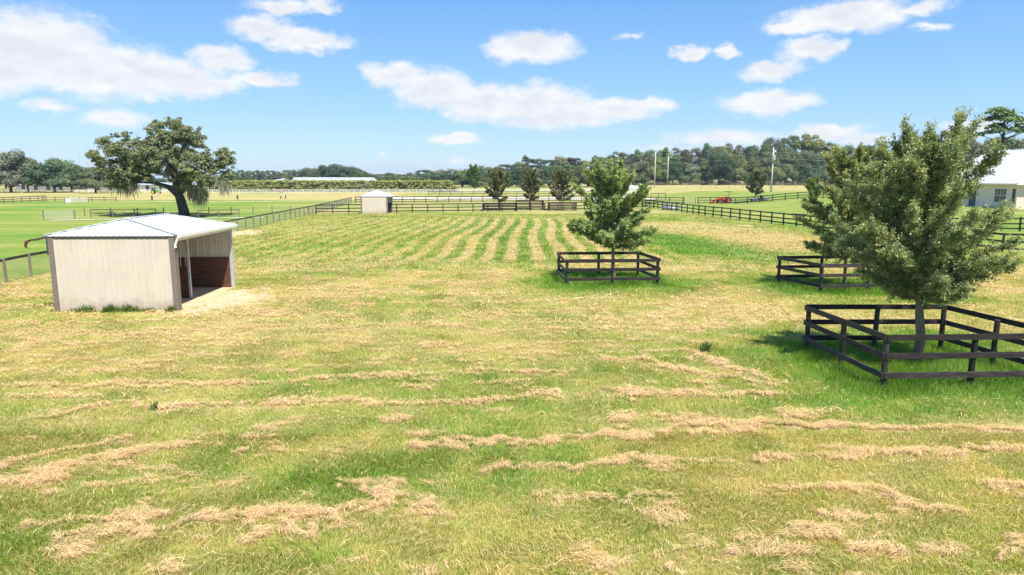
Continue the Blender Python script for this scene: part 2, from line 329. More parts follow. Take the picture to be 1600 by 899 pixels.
def left_edge(y): return np.interp(y, [0, 35, 67, 99, 141, 160], [-24.5, -25.6, -27, -29, -33, -35])
def height(x, y):
    r = 1.15 * sst(44, 60, x) * sst(70, 87, y)
    return r + .05 * (fbm(x * .12, y * .12, 77, 3) - .5) * sst(0, 20, y) + .25 * (fbm(x * .02, y * .02, 5, 2) - .5) * sst(130, 260, y)
def fields(x, y):
    x = np.asarray(x, float); y = np.asarray(y, float)
    n1 = fbm(x * .22, y * .35, 11); n2 = fbm(x * 1.1, y * 1.5, 21); n3 = fbm(x * .07, y * .09, 31, 3); n4 = fbm(x * 3.2, y * 3.2, 41, 3)
    inp = (x > left_edge(y)) & (x < right_edge(y)) & (y < 100)
    wx = x + (fbm(x * .9, y * .9, 51) - .5) * .9 + (fbm(x * 4.5, y * 4.5, 53, 2) - .5) * .35; wy = y + (fbm(x * 1.0, y * 1.0, 61) - .5) * .95 + (fbm(x * 3.5, y * 5, 63, 3) - .5) * .55
    hay = np.zeros_like(x)
    near = (y < 46) & (x > -30) & (x < 22)
    if near.any():
        hx, hy = wx[near], wy[near]; h = np.zeros_like(hx); lobe = sst(.58, .72, fbm(x[near] * 1.0, y[near] * 1.5, 73, 3)); rag = fbm(x[near] * 1.7, y[near] * 1.7, 71, 3); brk = vn(x[near] * .55, y[near] * .55, 81)
        for (w, s, p) in WIND:
            d = seg_dist(hx, hy, p); ww = .14 * w + .42 * w * rag
            core = sst(1.2, .5, d / ww) * sst(.12, .4, brk)
            h = np.maximum(h, s * np.maximum(np.maximum(core, lobe * sst(1.2, .5, d / w) * .8), .24 * sst(3.2, .8, d / w) * sst(.45, .66, rag)))
        loose = fbm(x[near] * .8, y[near] * 1.9, 171, 4); h = np.maximum(h, .45 * sst(.62, .76, loose))
        hay[near] = h
    # long rows of the far half of the paddock
    u = (x - .035 * y + 1.1 * (fbm(x * .08, y * .05, 91, 2) - .5) + .5 * (fbm(x * .5, y * .25, 95, 3) - .5)) / 1.62
    row = .5 + .5 * np.cos(2 * math.pi * u)
    far = sst(40, 44, y + 2 * (n2 - .5)) * sst(93, 88, y) * inp
    strong = .75 * np.exp(-((x - 1.5) / 8.5) ** 2) * sst(40, 43, y) * sst(92, 84, y)
    rows = sst(.30, .62, row + .35 * (n2 - .5)) * far
    right = sst(9, 14, x + 1.5 * np.sin(y * .13))
    rows = rows * (1 - right)
    # share of dry / yellow grass
    dry = .43 + .70 * (n1 - .5) + .5 * (n2 - .5)
    dry = dry + .13 * sst(14, 30, y) * sst(100, 60, y)
    dry = np.where(inp, dry, dry)
    wk = .35 + .65 * strong
    dry = dry * (1 - far) + far * (.44 + .5 * (n1 - .5) + wk * .55 * (rows - .5) + .25 * (n2 - .5))
    hayfar = far * sst(.45, .9, rows) * (.25 + .75 * strong) * .5 * (1 - right)
    # tan sweep on the right
    pt = np.array([pix(1050, 352), pix(1200, 372), pix(1290, 395)]); sw = sst(9, 2, seg_dist(x, y, pt) + 5 * (n1 - .5)) * inp
    dry = dry + .32 * sw; hayfar = np.maximum(hayfar, .40 * sw * sst(.35, .6, n2 + .3 * n1))
    gp = np.array([pix(1040, 372), pix(1180, 400), pix(1380, 410)]); gs = sst(6, 1.5, seg_dist(x, y, gp) + 5 * (n1 - .5)) * inp
    dry = dry - .35 * gs
    # dry cut grass swept round the headland, tan mottling
    head = sst(18, 26, y) * sst(46, 40, y) * inp; hayfar = np.maximum(hayfar, head * .26 * sst(.5, .7, n2 * .6 + n1 * .5))
    enc = np.zeros_like(x)
    for q in ENC: enc = np.maximum(enc, sst(1.1, .2, quad_dist(x + .5 * (n2 - .5), y + .5 * (n4 - .5), q)))
    ring = np.zeros_like(x)
    for q in ENC: ring = np.maximum(ring, sst(4.0, .8, quad_dist(x, y, q) + 1.2 * (n1 - .5)))
    dry = dry - .35 * ring * (1 - enc) - 1.2 * enc
    hay = np.maximum(hay, hayfar) * (1 - enc) * (1 - .6 * ring)
    # fields outside the paddock
    outl = (x < left_edge(y)) ; outr = (x > right_edge(y))
    band = sst(158, 165, y + 6 * (n3 - .5)) * sst(-20, -30, x)
    st_ = fbm(x * .05, y * .3, 131, 3) - .5
    dry = np.where(outl, .26 + .5 * (n3 - .5) + .35 * (n2 - .5) + .7 * st_ + .42 * band, dry)
    dry = np.where(outr, .26 + .6 * st_ + .4 * (n3 - .5) + .25 * (n2 - .5) + .34 * sst(200, 235, y), dry)
    back = (y > 100) & ~outl & ~outr
    dry = np.where(back, .42 + .5 * (n1 - .5) + .4 * st_, dry)
    hay = np.where(outl, .25 * band * sst(.45, .6, n3 * .5 + n1 * .5) , hay); hay = np.where(outr, .1 * sst(215, 250, y), hay)
    hay = np.where(back, .3 * sst(.4, .6, n1) * sst(100, 103, y), hay)
    # bare sandy ground by the run-in shed
    ex, ey = x - SHED[0], y - SHED[1]
    sand = sst(1.25, .55, np.hypot((x + 12.7) / 2.1, (y - 28.9) / 3.3) + 1.2 * (n2 - .5) + .9 * (n4 - .5))
    sand = np.maximum(sand, sst(1.1, .85, np.maximum(np.abs(x + 15.6) / 2.4, np.abs(y - 29.5) / 3.1)))
    sand = np.maximum(sand, .9 * sst(1.1, .6, np.hypot((x + 26.0) / 2.6, (y - 64) / 5.) + .9 * (n2 - .5)))
    sand = np.maximum(sand, .8 * sst(1.1, .6, np.hypot((x + 24.5) / 1.2, (y - 38) / 3.) + .9 * (n2 - .5)))
    sand = np.maximum(sand, .85 * sst(1.1, .7, np.hypot((x - 25.6) / 1.0, (y - 75) / 1.2)) )
    return dict(dry=np.clip(dry, 0, 1), hay=np.clip(hay, 0, 1), sand=np.clip(sand, 0, 1), enc=enc, inp=inp, n2=n2, n4=n4, n1=n1)
GREEN = np.array((.275, .385, .064)); LUSH = np.array((.180, .350, .048)); YEL = np.array((.56, .505, .170)); HAY = np.array((.80, .56, .31)); SANDC = np.array((.60, .46, .30))
def ground_col(F):
    d = F['dry'][:, None]; c = LUSH * (1 - sst(0, .25, d)) + GREEN * sst(0, .25, d); c = c * (1 - sst(.15, .8, d)) + YEL * sst(.15, .8, d)
    h = F['hay'][:, None]; c = c * (1 - h * .92) + HAY * h * .92
    s = F['sand'][:, None]; c = c * (1 - s) + SANDC * s
    return c
def axis(lo, hi, step, lo2, hi2, g):
    a = list(np.arange(lo, hi + 1e-6, step)); s = step
    while a[-1] < hi2: s *= g; a.append(a[-1] + s)
    b = []; s = step; q = lo
    while q > lo2: s *= g; q -= s; b.append(q)
    return np.array(b[::-1] + a)
gx = axis(-32, 36, .26, -2500, 2500, 1.045); gy = axis(6, 102, .26, -120, 3500, 1.03)
X, Y = np.meshgrid(gx, gy); xf, yf = X.ravel(), Y.ravel()
FG = fields(xf, yf); gc = ground_col(FG) * (.86 + .28 * FG['n4'])[:, None] * (np.array((.70, .66, .74)) * (1 - FG['sand'][:, None]) + np.array((1.02, .98, .92)) * FG['sand'][:, None])
zf = height(xf, yf) + .05 * FG['hay'] * FG['inp'] * sst(60, 20, yf) * FG['n4']
idx = np.arange(xf.size).reshape(X.shape); Fq = np.stack([idx[:-1, :-1], idx[:-1, 1:], idx[1:, 1:], idx[1:, :-1]], -1).reshape(-1, 4)
gm, t, p, o = newmat('mown_grass_ground')
at = nn(t, 'ShaderNodeAttribute', attribute_name='Col'); tcn = nn(t, 'ShaderNodeTexCoord')
na = nn(t, 'ShaderNodeTexNoise'); na.inputs['Scale'].default_value = 2.2; na.inputs['Detail'].default_value = 8; na.inputs['Roughness'].default_value = .72; t.links.new(tcn.outputs['Object'], na.inputs[0])
nb = nn(t, 'ShaderNodeTexNoise'); nb.inputs['Scale'].default_value = 24; nb.inputs['Detail'].default_value = 5; nb.inputs['Roughness'].default_value = .7; t.links.new(tcn.outputs['Object'], nb.inputs[0])
hsv = nn(t, 'ShaderNodeHueSaturation'); t.links.new(at.outputs['Color'], hsv.inputs['Color'])
t.links.new(mth(t, 'MULTIPLY_ADD', na.outputs['Fac'], 1.1, mth(t, 'MULTIPLY_ADD', nb.outputs['Fac'], .9, .02)), hsv.inputs['Value'])
t.links.new(mth(t, 'MULTIPLY_ADD', na.outputs['Fac'], .06, .47), hsv.inputs['Hue'])
t.links.new(hsv.outputs[0], p.inputs['Base Color']); p.inputs['Roughness'].default_value = .95; p.inputs['Specular IOR Level'].default_value = .05
bp = nn(t, 'ShaderNodeBump'); bp.inputs['Strength'].default_value = .7; bp.inputs['Distance'].default_value = .06; t.links.new(mth(t, 'ADD', na.outputs['Fac'], nb.outputs['Fac']), bp.inputs['Height']); t.links.new(bp.outputs[0], p.inputs['Normal'])
g_o = np_mesh('ground', np.stack([xf, yf, zf], -1), Fq, gm, gc, smooth=True); tag(g_o, 'mown paddock and pasture with yellow green grass and tan hay rows', 'ground', kind='structure')

# sandy lane behind the far fences, and the pale tracks in the left pasture
def strip(name, pts, w, m, z=.02, label=None):
    b = MB(); vs = []; n = len(pts)
    for i, pnt in enumerate(pts):
        a = Vector(pts[max(i - 1, 0)]); c = Vector(pts[min(i + 1, n - 1)]); d = (c - a).normalized(); q = Vector((-d.y, d.x)); ww = w * (1 + .18 * math.sin(i * 2.1) + .1 * random.uniform(-1, 1))
        for s in (-1, 1):
            vx, vy = pnt[0] + q.x * s * ww / 2, pnt[1] + q.y * s * ww / 2
            vs.append((vx, vy, float(height(np.array([vx]), np.array([vy]))[0]) + z))
    b.poly(vs, [(2 * i, 2 * i + 2, 2 * i + 3, 2 * i + 1) for i in range(n - 1)]); o = b.build(name, m); tag(o, label, 'path', kind='structure'); return o
def lin(a, b, n, wob=.4): return [(a[0] + (b[0] - a[0]) * i / (n - 1), a[1] + (b[1] - a[1]) * i / (n - 1) + wob * math.sin(i * 1.3)) for i in range(n)]
strip('sand_lane', lin((-31, 173), (34, 176), 60, .3), 17, M['sand'], .06, 'white sandy lane behind the far dark board fence')
strip('path', lin((-92, 147), (-38, 155), 40), 3.2, M['yellowsand'], .05, 'pale dry track crossing the left pasture')
strip('path', lin((-57, 84.5), (-33, 91), 26, .2), 1.1, M['sand'], .04, 'thin sandy track running from the silver pasture gate')

# ------------------------------------------------------------ grass blades and hay strands
def scatter(n_per, y0, y1, step=1.0):
    xs, ys = [], []; y = y0
    while y < y1:
        hw = .76 * (y + step) + 2.5; n = int(2 * hw * step * n_per)
        xs.append(rng.uniform(-hw, hw, n)); ys.append(rng.uniform(y, y + step, n)); y += step
    return np.concatenate(xs), np.concatenate(ys)
def blocked(x, y):
    return (np.abs(x + 15.6) < 2.35) & (np.abs(y - 29.5) < 3.0)
def blades(x, y, h, w, lean, col, two=False):
    n = len(x); z = height(x, y)
    th = 2 * math.pi * (fbm(x * .5, y * .5, 301, 2) * 2.2) + rng.normal(0, .9, n)
    ph = rng.uniform(0, math.pi, n); lx, ly = np.cos(th) * lean * h, np.sin(th) * lean * h
    wx, wy = np.cos(ph) * w / 2, np.sin(ph) * w / 2; hz = h * np.sqrt(np.clip(1 - lean ** 2 * .8, .08, 1))
    b0 = np.stack([x - wx, y - wy, z - .01], -1); b1 = np.stack([x + wx, y + wy, z - .01], -1)
    m0 = np.stack([x - wx * .8 + lx * .35, y - wy * .8 + ly * .35, z + hz * .6], -1); m1 = np.stack([x + wx * .8 + lx * .35, y + wy * .8 + ly * .35, z + hz * .6], -1)
    tp = np.stack([x + lx, y + ly, z + hz], -1)
    if two:
        V = np.stack([b0, b1, m1, m0, tp], 1).reshape(-1, 3); i = np.arange(n)[:, None] * 5
        F = np.concatenate([i + np.array([[0, 1, 2]]), i + np.array([[0, 2, 3]]), i + np.array([[3, 2, 4]])], 0); k = 5
    else:
        V = np.stack([b0, b1, tp], 1).reshape(-1, 3); F = np.arange(n)[:, None] * 3 + np.array([[0, 1, 2]]); k = 3
    return V, F, np.repeat(col, k, 0)
Vs, Fs, Cs, off = [], [], [], 0
for (dens_, a, b, hh, w0, two) in ((2500, 7.4, 13, .095, .0095, True), (1100, 13, 22, .10, .016, False), (380, 22, 38, .11, .028, False), (70, 38, 66, .14, .07, False), (22, 66, 101, .13, .13, False)):
    x, y = scatter(dens_, a, b); F_ = fields(x, y)
    keep = (rng.random(len(x)) > F_['hay'] * .62) & (rng.random(len(x)) > F_['sand'] * .97) & F_['inp'] & ~blocked(x, y)
    x, y = x[keep], y[keep]; F_ = {k: v[keep] for k, v in F_.items()}
    tuft = fbm(x * 1.6, y * 1.6, 401, 3)
    h = hh * (.45 + .9 * rng.random(len(x))) * (.6 + .9 * tuft) * (1 - .45 * F_['dry']) * (1 + 1.0 * F_['enc'])
    lean = np.clip(rng.normal(.62, .2, len(x)) - .2 * F_['enc'], .1, 1.0)
    dj = F_['dry'] + rng.normal(0, .16, len(x)); strw = (rng.random(len(x)) < .05 + .25 * F_['dry'] + .25 * F_['hay'])
    Fj = dict(dry=np.clip(dj, 0, 1), hay=np.where(strw, .85, 0), sand=np.zeros(len(x)))
    c = ground_col(Fj) * rng.uniform(.72, 1.35, len(x))[:, None]
    V, F, cc_ = blades(x, y, h, w0 * rng.uniform(.7, 1.4, len(x)), lean, c, two); Vs.append(V); Fs.append(F + off); Cs.append(cc_); off += len(V)
go = np_mesh('grass', np.concatenate(Vs), np.concatenate(Fs), M['grass'], np.concatenate(Cs)); tag(go, 'ankle high paddock grass in bright green and yellow green tufts', 'grass', kind='stuff')
# hay: thin cut strands lying on the rows
Vs, Fs, Cs, off = [], [], [], 0
for (dens_, a, b, w0, ln) in ((3200, 7.4, 14, .0065, .26), (1000, 14, 24, .013, .32), (230, 24, 44, .030, .42)):
    x, y = scatter(dens_, a, b); F_ = fields(x, y)
    keep = (rng.random(len(x)) < sst(.1, .85, F_['hay']) * (.45 + .6 * fbm(x * 5, y * 5, 611, 2)) + .035 * F_['dry']) & F_['inp'] & ~blocked(x, y) & (rng.random(len(x)) > F_['sand'] * .6); x, y = x[keep], y[keep]; hy = F_['hay'][keep]
    n = len(x); th = fbm(x * .7, y * .7, 501, 2) * 9 + rng.normal(0, .7, n); l = ln * rng.uniform(.35, 1.2, n); tilt = rng.normal(.0, .10, n)
    lift = rng.uniform(.01, .05, n) + .035 * hy * rng.random(n) * (.4 + vn(x * 3, y * 3, 9)); z = height(x, y) + lift + .03
    dx, dy, dz = np.cos(th) * l / 2, np.sin(th) * l / 2, np.abs(tilt) * l / 2 * np.sign(tilt); w = w0 * rng.uniform(.6, 1.4, n) / 2; px_, py_ = -np.sin(th) * w, np.cos(th) * w
    bend = rng.uniform(0, .05, n)
    A = np.stack([x - dx, y - dy, z - dz], -1); B = np.stack([x + px_, y + py_, z + bend], -1); Cc = np.stack([x + dx, y + dy, z + dz], -1); D = np.stack([x - px_, y - py_, z + bend], -1)
    V = np.stack([A, B, Cc, D], 1).reshape(-1, 3); F = np.arange(n)[:, None] * 4 + np.array([[0, 3, 2, 1]])
    c = (HAY * np.array((1.05, 1.03, 1.05))) * rng.uniform(.6, 1.3, n)[:, None] * (1 + rng.normal(0, .05, (n, 3))); mixg = (rng.random(n) < .14)[:, None]; c = np.where(mixg, YEL * .9, c)
    Vs.append(V); Fs.append(F + off); Cs.append(np.repeat(c, 4, 0)); off += len(V)
ho = np_mesh('hay', np.concatenate(Vs), np.concatenate(Fs), M['hay'], np.concatenate(Cs)); tag(ho, 'tan cut hay lying in ragged windrows over the paddock', 'hay', kind='stuff')

# weeds along the shed wall and under enclosure boards
# ------------------------------------------------------------ run-in sheds
def rib_sheet(mb, o, u, vdir, n, width, hfun, sp=.23, rw=.028, rd=.016, base=True, h0=0.0):
    """flat sheet with standing ribs running along vdir; hfun(s)->length at offset s"""
    o, u, vdir, n = Vector(o), Vector(u).normalized(), Vector(vdir).normalized(), Vector(n).normalized()
    s = sp / 2
    while s < width:
        l0, l1 = hfun(s - rw), hfun(s + rw); l = min(l0, l1)
        if l > h0 + .05:
            a = o + u * s + vdir * h0; b = o + u * s + vdir * l
            mb.poly([a - u * rw + n * .001, a - u * rw * .5 + n * rd, a + u * rw * .5 + n * rd, a + u * rw + n * .001, b - u * rw + n * .001, b - u * rw * .5 + n * rd, b + u * rw * .5 + n * rd, b + u * rw + n * .001],
                    [(0, 1, 5, 4), (1, 2, 6, 5), (2, 3, 7, 6), (3, 2, 1, 0), (4, 5, 6, 7)])
        s += sp
def make_shed(loc, rz, w, d, h, rise, hip, label, group, full=True):
    """closed wall faces -y, open side faces +x; origin at the near right corner"""
    t = empty('run_in_shed', loc, rz); tag(t, label, 'shed', group)
    th = .05
    def wall(x0, y0, x1, y1, z0, z1, nrm, m=M['beige'], name='wall'):
        b = MB(); b.beam((x0, y0, (z0 + z1) / 2), (x1, y1, (z0 + z1) / 2), th, z1 - z0)
        ln = math.hypot(x1 - x0, y1 - y0); n = Vector(nrm); o = Vector((x0, y0, z0)) + n * th / 2
        rib_sheet(b, o, (x1 - x0, y1 - y0, 0), (0, 0, 1), n, ln, lambda s: z1 - z0, rw=.022, rd=.013)
        return b.build(name, m, t)
    wall(-w + .1, 0, -.1, 0, 0, h - .14, (0, -1, 0))                       # closed end facing the camera
    wall(-w + .025, d, -w + .025, .13, 0, h - .14, (-1, 0, 0))             # long back wall
    b = MB(); b.beam((-w + .1, 0, h - .07), (-.1, 0, h - .07), .07, .14); b.build('fascia', M['greytrim'], t)
    for cx in (-w + .1, -.1):
        b = MB(); b.box((cx, -.005, (h - .0) / 2), (.2, .11, h)); b.build('corner_trim', M['greytrim'], t)
    # far end wall: outside metal, inside metal above, wood below
    b = MB(); b.beam((-w + .05, d, h / 2), (-.12, d, h / 2), .05, h); rib_sheet(b, (-w, d - .026, 1.38), (1, 0, 0), (0, 0, 1), (0, -1, 0), w - .15, lambda s: h - 1.45, sp=.3, rw=.03, rd=.018)
    b.build('end_wall', M['innermetal'], t)
    b = MB()
    for k in range(9): b.box((-w / 2 - .03, d - .06, .155 * k + .085), (w - .26, .04, .147))
    b.box((-w / 2 - .03, d - .062, 1.43), (w - .26, .05, .06)); b.build('wood_lining', M['redwood'], t)
    b = MB()
    for k in range(9): b.box((-w + .09, d / 2, .155 * k + .085), (.04, d - .3, .147))
    b.build('wood_lining', M['redwood'], t)
    b = MB(); b.box((-.06, d, h / 2), (.12, .14, h)); b.build('post', M['lightmetal'], t)
    if full:
        ym = d * .49
        b = MB(); b.box((-.80, ym, h / 2 - .02), (.09, .1, h)); b.build('post', M['lightmetal'], t)
        pt = MB()
        for k in range(9): pt.box((-1.36, ym + .03, .155 * k + .085), (.98, .04, .147))
        pt.build('partition', M['redwood'], t)
        b = MB(); b.box((-1.36, ym + .03, 2.30), (.98, .03, 1.0)); rib_sheet(b, (-1.84, ym + .014, 1.81), (1, 0, 0), (0, 0, 1), (0, -1, 0), .96, lambda s: .98, sp=.2); b.build('partition', M['innermetal'], t)
        b = MB()
        for k in range(5): b.box((-1.80 + .215 * k, ym + .03, 1.6), (.03, .03, .4))
        b.build('window_bars', M['lightmetal'], t)
        b = MB(); b.box((-w * .5 - .7, ym, h / 2), (.1, .1, h)); b.build('post', M['lightmetal'], t)
        b = MB()                                                      # header beam over the open side
        b.beam((-.07, .1, h - .16), (-.07, d, h - .16), .06, .2); b.build('header_beam', M['gutter'], t)
    # hip roof with standing ribs
    ov = .16; ex0, ex1, ey0, ey1 = -w - ov * .6, ov * 1.1, -ov * .5, d + ov; zr = h + rise; xc = -w / 2; ya, yb = ey0 + hip, ey1 - hip
    e = [Vector((ex0, ey0, h)), Vector((ex1, ey0, h)), Vector((ex1, ey1, h)), Vector((ex0, ey1, h))]; A = Vector((xc, ya, zr)); B = Vector((xc, yb, zr))
    faces = [(e[0], e[1], A, A), (e[1], e[2], B, A), (e[2], e[3], B, B), (e[3], e[0], A, B)]
    b = MB()
    for (p0, p1, q1, q0) in faces:
        n = (p1 - p0).cross(((q0 + q1) / 2) - p0).normalized()
        tri = (q1 - q0).length < .01
        vs = [p0, p1, q0] if tri else [p0, p1, q1, q0]; dn = Vector((0, 0, -.035)); k = len(vs)
        b.poly(vs + [q + dn for q in vs], [tuple(range(k)), tuple(range(2 * k - 1, k - 1, -1))] + [(i, i + k, (i + 1) % k + k, (i + 1) % k) for i in range(1)])
        u = (p1 - p0).normalized(); wdt = (p1 - p0).length; vdir = n.cross(u).normalized()
        if vdir.z < 0: vdir = -vdir
        full_l = (q0 - p0).dot(vdir); s0 = (q0 - p0).dot(u); s1 = (q1 - p0).dot(u)
        def hf(s, s0=s0, s1=s1, full_l=full_l, wdt=wdt):
            if s < s0: return full_l * s / s0
            if s > s1: return full_l * (wdt - s) / (wdt - s1)
            return full_l
        rib_sheet(b, p0, u, vdir, n, wdt, hf, sp=.23, rw=.024, rd=.02, h0=-.012)
    rf = b.build('roof', M['roof'], t)
    b = MB(); 
    for (p, q) in ((e[0], A), (e[1], A), (A, B), (B, e[2]), (B, e[3])):
        b.beam(p + Vector((0, 0, .028)), q + Vector((0, 0, .028)), .17, .02)
    b.build('ridge_cap', mat('ridge_cap_metal', (.50, .52, .55), .5, .08, 2), rf)
    b = MB(); b.beam((ex0 + .03, ey0 + .02, h - .05), (ex1 - .03, ey0 + .02, h - .05), .03, .03); b.build('eave_closure', M['darkmetal'], t)
    b = MB(); b.beam((ex1 + .02, ey0, h - .045), (ex1 + .02, ey1, h - .045), .11, .12); b.build('gutter', M['gutter'], t)
    if full:
        b = MB(); b.tube([(ex1 - .02, -.03, h - .1), (.03, -.03, h - .38), (.03, -.03, h - .5)], .045, 8); b.build('downspout', M['gutter'], t)
        b = MB(); b.beam((-.02, .12, 0.0), (-.02, .12, h - .3), .05, .1); b.build('corner_post', M['greytrim'], t)
        # torn sheet and rusty flashing hanging off the back eave
        b = MB(); b.poly([(ex0 - .62, -.05, h - .16), (ex0 + .05, -.05, h - .035), (ex0 + .05, .5, h - .035), (ex0 - .6, .42, h - .2), (ex0 - .62, -.05, h - .2), (ex0 + .05, -.05, h - .07), (ex0 + .05, .5, h - .07), (ex0 - .6, .42, h - .24)],
                         [(0, 1, 2, 3), (7, 6, 5, 4), (0, 4, 5, 1), (3, 2, 6, 7), (0, 3, 7, 4)]); fl = b.build('loose_sheet', M['darkmetal'], t)
        b = MB(); b.tube([(ex0 - .56, .0, h - .17), (ex0 - .74, .0, h - .25), (ex0 - .80, .02, h - .42), (ex0 - .74, .03, h - .5)], [.04, .06, .05, .02], 7); b.build('rusty_flashing', M['rust'], t)
        b = MB(); b.beam((-w - .05, -.0, h - .12), (-w - .06, 0, h - .75), .05, .05); b.build('bracket', M['darkmetal'], t)
    else:
        b = MB()
        for s in range(1): b.box((-.02, d * .5, h / 2), (.06, d - .3, h - .5))
    return t
GS = 'beige metal run-in sheds'
make_shed((-13.14, 26.53, 0), R(2.1), 4.8, 6.0, 3.0, .56, 1.35, 'beige ribbed metal run-in shed with white hip roof, wood lined open side on bare sand', GS)
make_shed((-18.1, 100.2, 0), R(0), 3.95, 4.2, 2.55, .85, 1.9, 'small beige run-in shed with white peaked roof standing in the dark cross fence', GS, full=False)
make_shed((36.3, 184.5, 0), R(0), 8.5, 4.6, 2.35, 1.0, .3, 'tiny distant beige shed showing behind the middle young tree, near a plain wooden pole', GS, full=False)

# ------------------------------------------------------------ fences
POSTM = {}
def post_mesh(key, r, h, m, square=False, lean=0):
    b = MB()
    if square: b.box((0, 0, h / 2 - .05), (r * 2, r * 2, h + .1))
    else: b.tube([(0, 0, -.1), (0, 0, h - .01), (0, 0, h)], [r, r * .97, r * .85], 12)
    return b.build(key, m, None, smooth=False)
def path_pts(pts, sp):
    out_ = []
    for i in range(len(pts) - 1):
        a, b = Vector(pts[i]), Vector(pts[i + 1]); n = max(1, round((b - a).length / sp))
        for k in range(n): out_.append(a.lerp(b, k / n))
    out_.append(Vector(pts[-1])); return out_
def H(x, y): return float(height(np.array([float(x)]), np.array([float(y)]))[0])
def fence(name, label, group, pts, hts, h=1.35, sp=2.4, r=.07, bw=.14, m='darkfence', pm=None, closed=False, side=1, bd=.03, square=False, top_jit=.02, cat='fence'):
    P_ = path_pts(pts, sp); o0 = P_[0]; t = empty(name, (o0.x, o0.y, 0)); tag(t, label, cat, group)
    proto = None
    for i, p in enumerate(P_):
        if proto is None: proto = post_mesh('post', r, h, M[pm or m], square); q = proto; q.parent = t
        else: q = proto.copy(); COL.objects.link(q); q.parent = t
        q.location = (p.x - o0.x, p.y - o0.y, H(p.x, p.y)); q.rotation_euler = (random.gauss(0, .012), random.gauss(0, .012), random.uniform(0, 3) if not square else math.atan2(P_[-1].y - P_[0].y, P_[-1].x - P_[0].x)); q.scale = (1, 1, 1 + random.uniform(-top_jit, top_jit))
    for z in hts:
        b = MB()
        for i in range(len(P_) - 1):
            p, q = P_[i], P_[i + 1]; d = (q - p).normalized(); n = Vector((-d.y, d.x)) * side * (r + bd / 2 + .002)
            j0, j1 = random.gauss(0, .008), random.gauss(0, .008)
            b.beam((p.x - o0.x + n.x + d.x * .004, p.y - o0.y + n.y + d.y * .004, z + j0 + H(p.x, p.y)), (q.x - o0.x + n.x - d.x * .004, q.y - o0.y + n.y - d.y * .004, z + j1 + H(q.x, q.y)), bd, bw)
        b.build('rail', M[m], t)
    return t, P_
HB = (.28, .76, 1.26)
GF = 'dark board fences'
fence('board_fence', 'black three board fence running back along the right side of the paddock', GF, [(38.5, 46.6), (34.6, 48), (31.0, 71.2), (26.9, 95.6), (23.76, 125.6)], HB, h=1.38, side=-1, r=.085)
fence('board_fence', 'dark three board cross fence meeting the small beige shed at the end of the paddock', GF, [(-28.6, 100.2), (-6, 105.8), (9.7, 111), (24.6, 119)], HB, h=1.3, r=.075)
fence('board_fence', 'dark three board fence just in front of the white sandy lane', GF, [(-32.5, 142.5), (12.8, 151), (25, 152)], HB, h=1.3, r=.075)
fence('board_fence', 'black three board fence in front of the red tractor and grey buggy', GF, [(37.3, 137.9), (76, 135)], HB, h=1.38, r=.085)
fence('board_fence', 'short black board fence left of the wire gap, behind the long right paddock fence', GF, [(26.5, 139.5), (34.6, 139)], HB, h=1.38, r=.085)
fence('board_fence', 'black three board fence along the lawn in front of the cream roofed house', GF, [(31.8, 67), (47.5, 67.3), (62, 66.5)], HB, h=1.4, r=.09)
fence('board_fence', 'long brown board fence low along the foot of the right woods', GF, [(72, 376), (150, 376), (225, 372)], (.5, .95, 1.5), h=1.6, sp=4, bw=.3, r=.12, m='brownwood')
fence('board_fence', 'thin brown rail fence right behind the sandy lane', GF, [(-24, 198), (30, 204)], (.7, 1.25), h=1.3, sp=3.2, m='brownwood')
fence('board_fence', 'weathered brown board fence at the far left of the pasture', 'weathered pasture fences', [(-104, 128), (-103.6, 153)], (.35, .8, 1.2), h=1.3, sp=2.4, m='brownwood', bw=.16)
fence('board_fence', 'low brown board fence behind the far left pasture, by the pale gate', 'weathered pasture fences', [(-104, 152.5), (-88, 153)], (.4, .85), h=1.1, sp=2.6, m='brownwood', bw=.12)
# wire mesh fence with pale posts and dark top board
def mesh_fence(label, pts, h, sp, topboard, post='greywood', grid=.15, wr=.0035, mesh=True, top_w=.14, rails=()):
    P_ = path_pts(pts, sp); o0 = P_[0]; t = empty('wire_fence', (o0.x, o0.y, 0)); tag(t, label, 'fence', 'wire fences with wooden posts')
    proto = None
    for i, p in enumerate(P_):
        if proto is None: proto = post_mesh('post', .065, h, M[post]); q = proto; q.parent = t
        else: q = proto.copy(); COL.objects.link(q); q.parent = t
        q.location = (p.x - o0.x, p.y - o0.y, H(p.x, p.y)); q.rotation_euler = (random.gauss(0, .02), random.gauss(0, .02), 0); q.scale = (1, 1, 1 + random.uniform(-.03, .03))
    if topboard:
        b = MB()
        for i in range(len(P_) - 1):
            p, q = P_[i], P_[i + 1]; d = (q - p).normalized(); n = Vector((-d.y, d.x)) * .085
            b.beam((p.x - o0.x + n.x, p.y - o0.y + n.y, h - .1), (q.x - o0.x + n.x - d.x * .004, q.y - o0.y + n.y, h - .1), .03, top_w)
        b.build('top_board', M['blackboard'], t)
    if mesh:
        b = MB()
        for i in range(len(P_) - 1):
            p, q = P_[i], P_[i + 1]; d = (q - p); L_ = d.length; d = d / L_; n = Vector((-d.y, d.x)) * .07
            z = .06
            while z < h - .15:
                b.beam((p.x - o0.x + n.x, p.y - o0.y + n.y, z), (q.x - o0.x + n.x, q.y - o0.y + n.y, z), wr * 2, wr * 2); z += grid
            s = .1
            while s < L_:
                c = p + d * s; b.beam((c.x - o0.x + n.x, c.y - o0.y + n.y, .05), (c.x - o0.x + n.x, c.y - o0.y + n.y, h - .16), wr * 2, wr * 2, up=(1, 0, 0)); s += grid
        b.build('wire_mesh', M['wire'], t)
    return t
